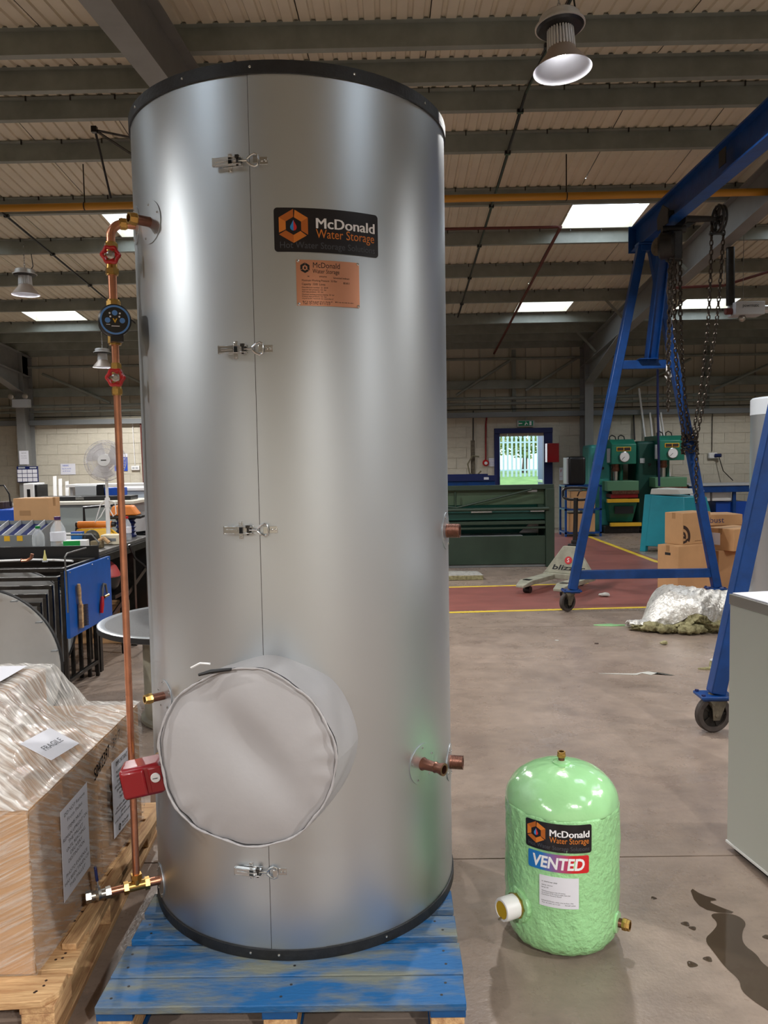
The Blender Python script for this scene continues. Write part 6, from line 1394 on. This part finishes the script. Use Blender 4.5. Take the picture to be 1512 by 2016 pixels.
build(G().tube([(2.26, 10.45, zb(10.45) - .03), (2.27, 17.1, zb(17.1) - .12)], .022, 8), 'pipe_run', OXIDE, rc, w=True); tag(build(G().tube([(-2.0, 10.42, zb(10.45) - .03), (2.23, 10.45, zb(10.45) - .03)], .018, 8), 'cross_pipe', OXIDE), 'short red oxide pipe crossing under the roof beside the silver cylinder', 'pipe')
for x, l in ((1.28, 'dark cable conduit under the purlins right of the cylinder'), (-4.63, 'dark cable conduit under the purlins at the left')):
    c = thing('cable_conduit', l, 'conduit', (x, 8, 4.6)); build(G().tube([(x, 3.2, zb(3.2) - .02), (x, RIDGE, zb(RIDGE) - .02)], .014, 6).tube([(x, RIDGE, zb(RIDGE) - .02), (x, 14.6, zb(14.6) - .02)], .014, 6), 'conduit_run', BLKPL, c, w=True)
    for y in PY[:6] + [6.36, 5.03]: build(G().box(x - .03, x + .03, y - .02, y + .02, zb(y) - .036, zb(y) - .001), 'saddle', BLKPL, c, w=True, flat=True)
c = thing('heater_pipe', 'red gas feed pipe branching to the radiant heater', 'pipe', (4.3, 10.2, 3.8)); build(G().tube([(3.7, 10.6, 3.78), (4.4, 10.5, 3.78), (5.4, 10.3, 4.05), (6.6, 10.3, 4.15)], .018, 8), 'pipe_run', OXIDE, c, w=True); build(G().cyl((4.4, 10.5, 3.78), (4.4, 10.5, zb(10.5) + .18), .006, n=6).cyl((5.4, 10.3, 4.05), (5.4, 10.3, zb(10.3) + .18), .006, n=6), 'hanger_wire', STEEL, c, w=True)

# ---- high bay lamps: every one carries its own light
def high_bay(label, loc, tilt=0.0, power=LAMP_W, s=.87, tip=0.0):
    t = thing('high_bay_lamp', label, 'lamp', loc, 0, 'high bay lamps')
    t.rotation_euler = (tip, tilt, 0.0)
    P_ = lambda r, z: (r * s, z * s)
    build(G().lathe([P_(.0001, .395), P_(.14, .395), P_(.15, .385), P_(.15, .335), P_(.185, .325), P_(.185, .312), P_(.0001, .305)], 40), 'driver_case', mat('lamp_case', (206, 204, 200), .35, .3), t)
    build(G().lathe([P_(.0001, .31), P_(.175, .311), P_(.16, .295), P_(.0001, .285)], 36), 'case_base', BLKPL, t)
    fin = G().cyl((0, 0, .15 * s), (0, 0, .29 * s), .065 * s, n=20)
    for k in range(28):
        a = 2 * PI * k / 28; d = Vector((math.cos(a), math.sin(a), 0)); fin.beam(d * .095 * s + Vector((0, 0, .15 * s)), d * .088 * s + Vector((0, 0, .292 * s)), .010 * s, .022 * s, up=d)
    build(fin, 'heat_sink_fins', WHITE, t, kind='stuff')
    build(G().lathe([P_(.09, .165), P_(.098, .155), P_(.115, .12), P_(.185, .035), P_(.212, .0), P_(.216, -.004)], 56, caps=False), 'shade', SHADEO, t)
    build(G().lathe([P_(.085, .150), P_(.108, .118), P_(.180, .034), P_(.2155, -.004)], 56, caps=False), 'reflector', SHADEI, t)
    build(G().lathe([P_(.0001, .15), P_(.084, .15)], 32), 'reflector_plate', SHADEI, t)
    build(G().lathe([P_(.044, .149), P_(.042, .125), P_(.03, .106), P_(.0001, .100)], 28), 'led_lens', LED, t)
    build(G().torus((0, 0, .41 * s), (0, 1, 0), .018 * s, .004 * s, 16, 6), 'hanging_eye', STEEL, t)
    zt_ = zb(loc[1]) + .18 - loc[2]
    build(chain([(0, 0, .43 * s), (0, 0, zt_)], .036, .004, .010), 'hanging_chain', STEEL, t, kind='stuff')
    build(G().tube([(.08, .02, .395 * s), (.11, .02, .45 * s), (.09, .02, zt_ * .8), (.02, .02, zt_)], .006, 6), 'supply_cable', BLKPL, t)
    L = bpy.data.lights.new('lamp_light', 'SPOT'); L.energy = power; L.color = (1.0, .975, .94); L.spot_size = math.radians(152); L.spot_blend = .3; L.shadow_soft_size = .06
    lo = bpy.data.objects.new('lamp_light', L); COL.objects.link(lo); lo.parent = t; lo.location = (0, 0, .012)
    return t
high_bay('large high bay lamp with a white reflector hanging at the upper right', (1.16, 5.3, 4.10), -.045, tip=-.05)
high_bay('high bay lamp hanging below the left roof near the picture edge', (-5.03, 11.1, 3.96), .0)
high_bay('small distant high bay lamp behind the copper pipe', (-5.40, 15.0, 3.41), .0)
for x, y, l in ((-1.9, 8.2, 'lamp hidden behind the middle of the big silver cylinder'), (-1.9, 13.2, 'lamp hidden far behind the big silver cylinder'), (6.6, 8.0, 'lamp beyond the right edge above the gantry'), (7.2, 13.5, 'lamp beyond the right edge over the blue bench'), (4.4, -0.2, 'lamp overhead to the right of the viewer'),
               (-5.0, 1.6, 'lamp beyond the left edge above the wrapped load'), (5.4, 3.0, 'lamp beyond the right edge above the white unit'), (-3.2, -2.4, 'lamp behind the viewer to the left'), (1.6, -2.3, 'lamp behind the viewer to the right'), (-7.6, 5.6, 'lamp beyond the left edge above the workbench')):
    high_bay('added high bay ' + l, (x, y, zb(y) - .55), power=LAMP_W * (.55 if x > 6 else 1.35 if y < 2 else 1))  # unseen lamps, added to light the hall around and behind the view
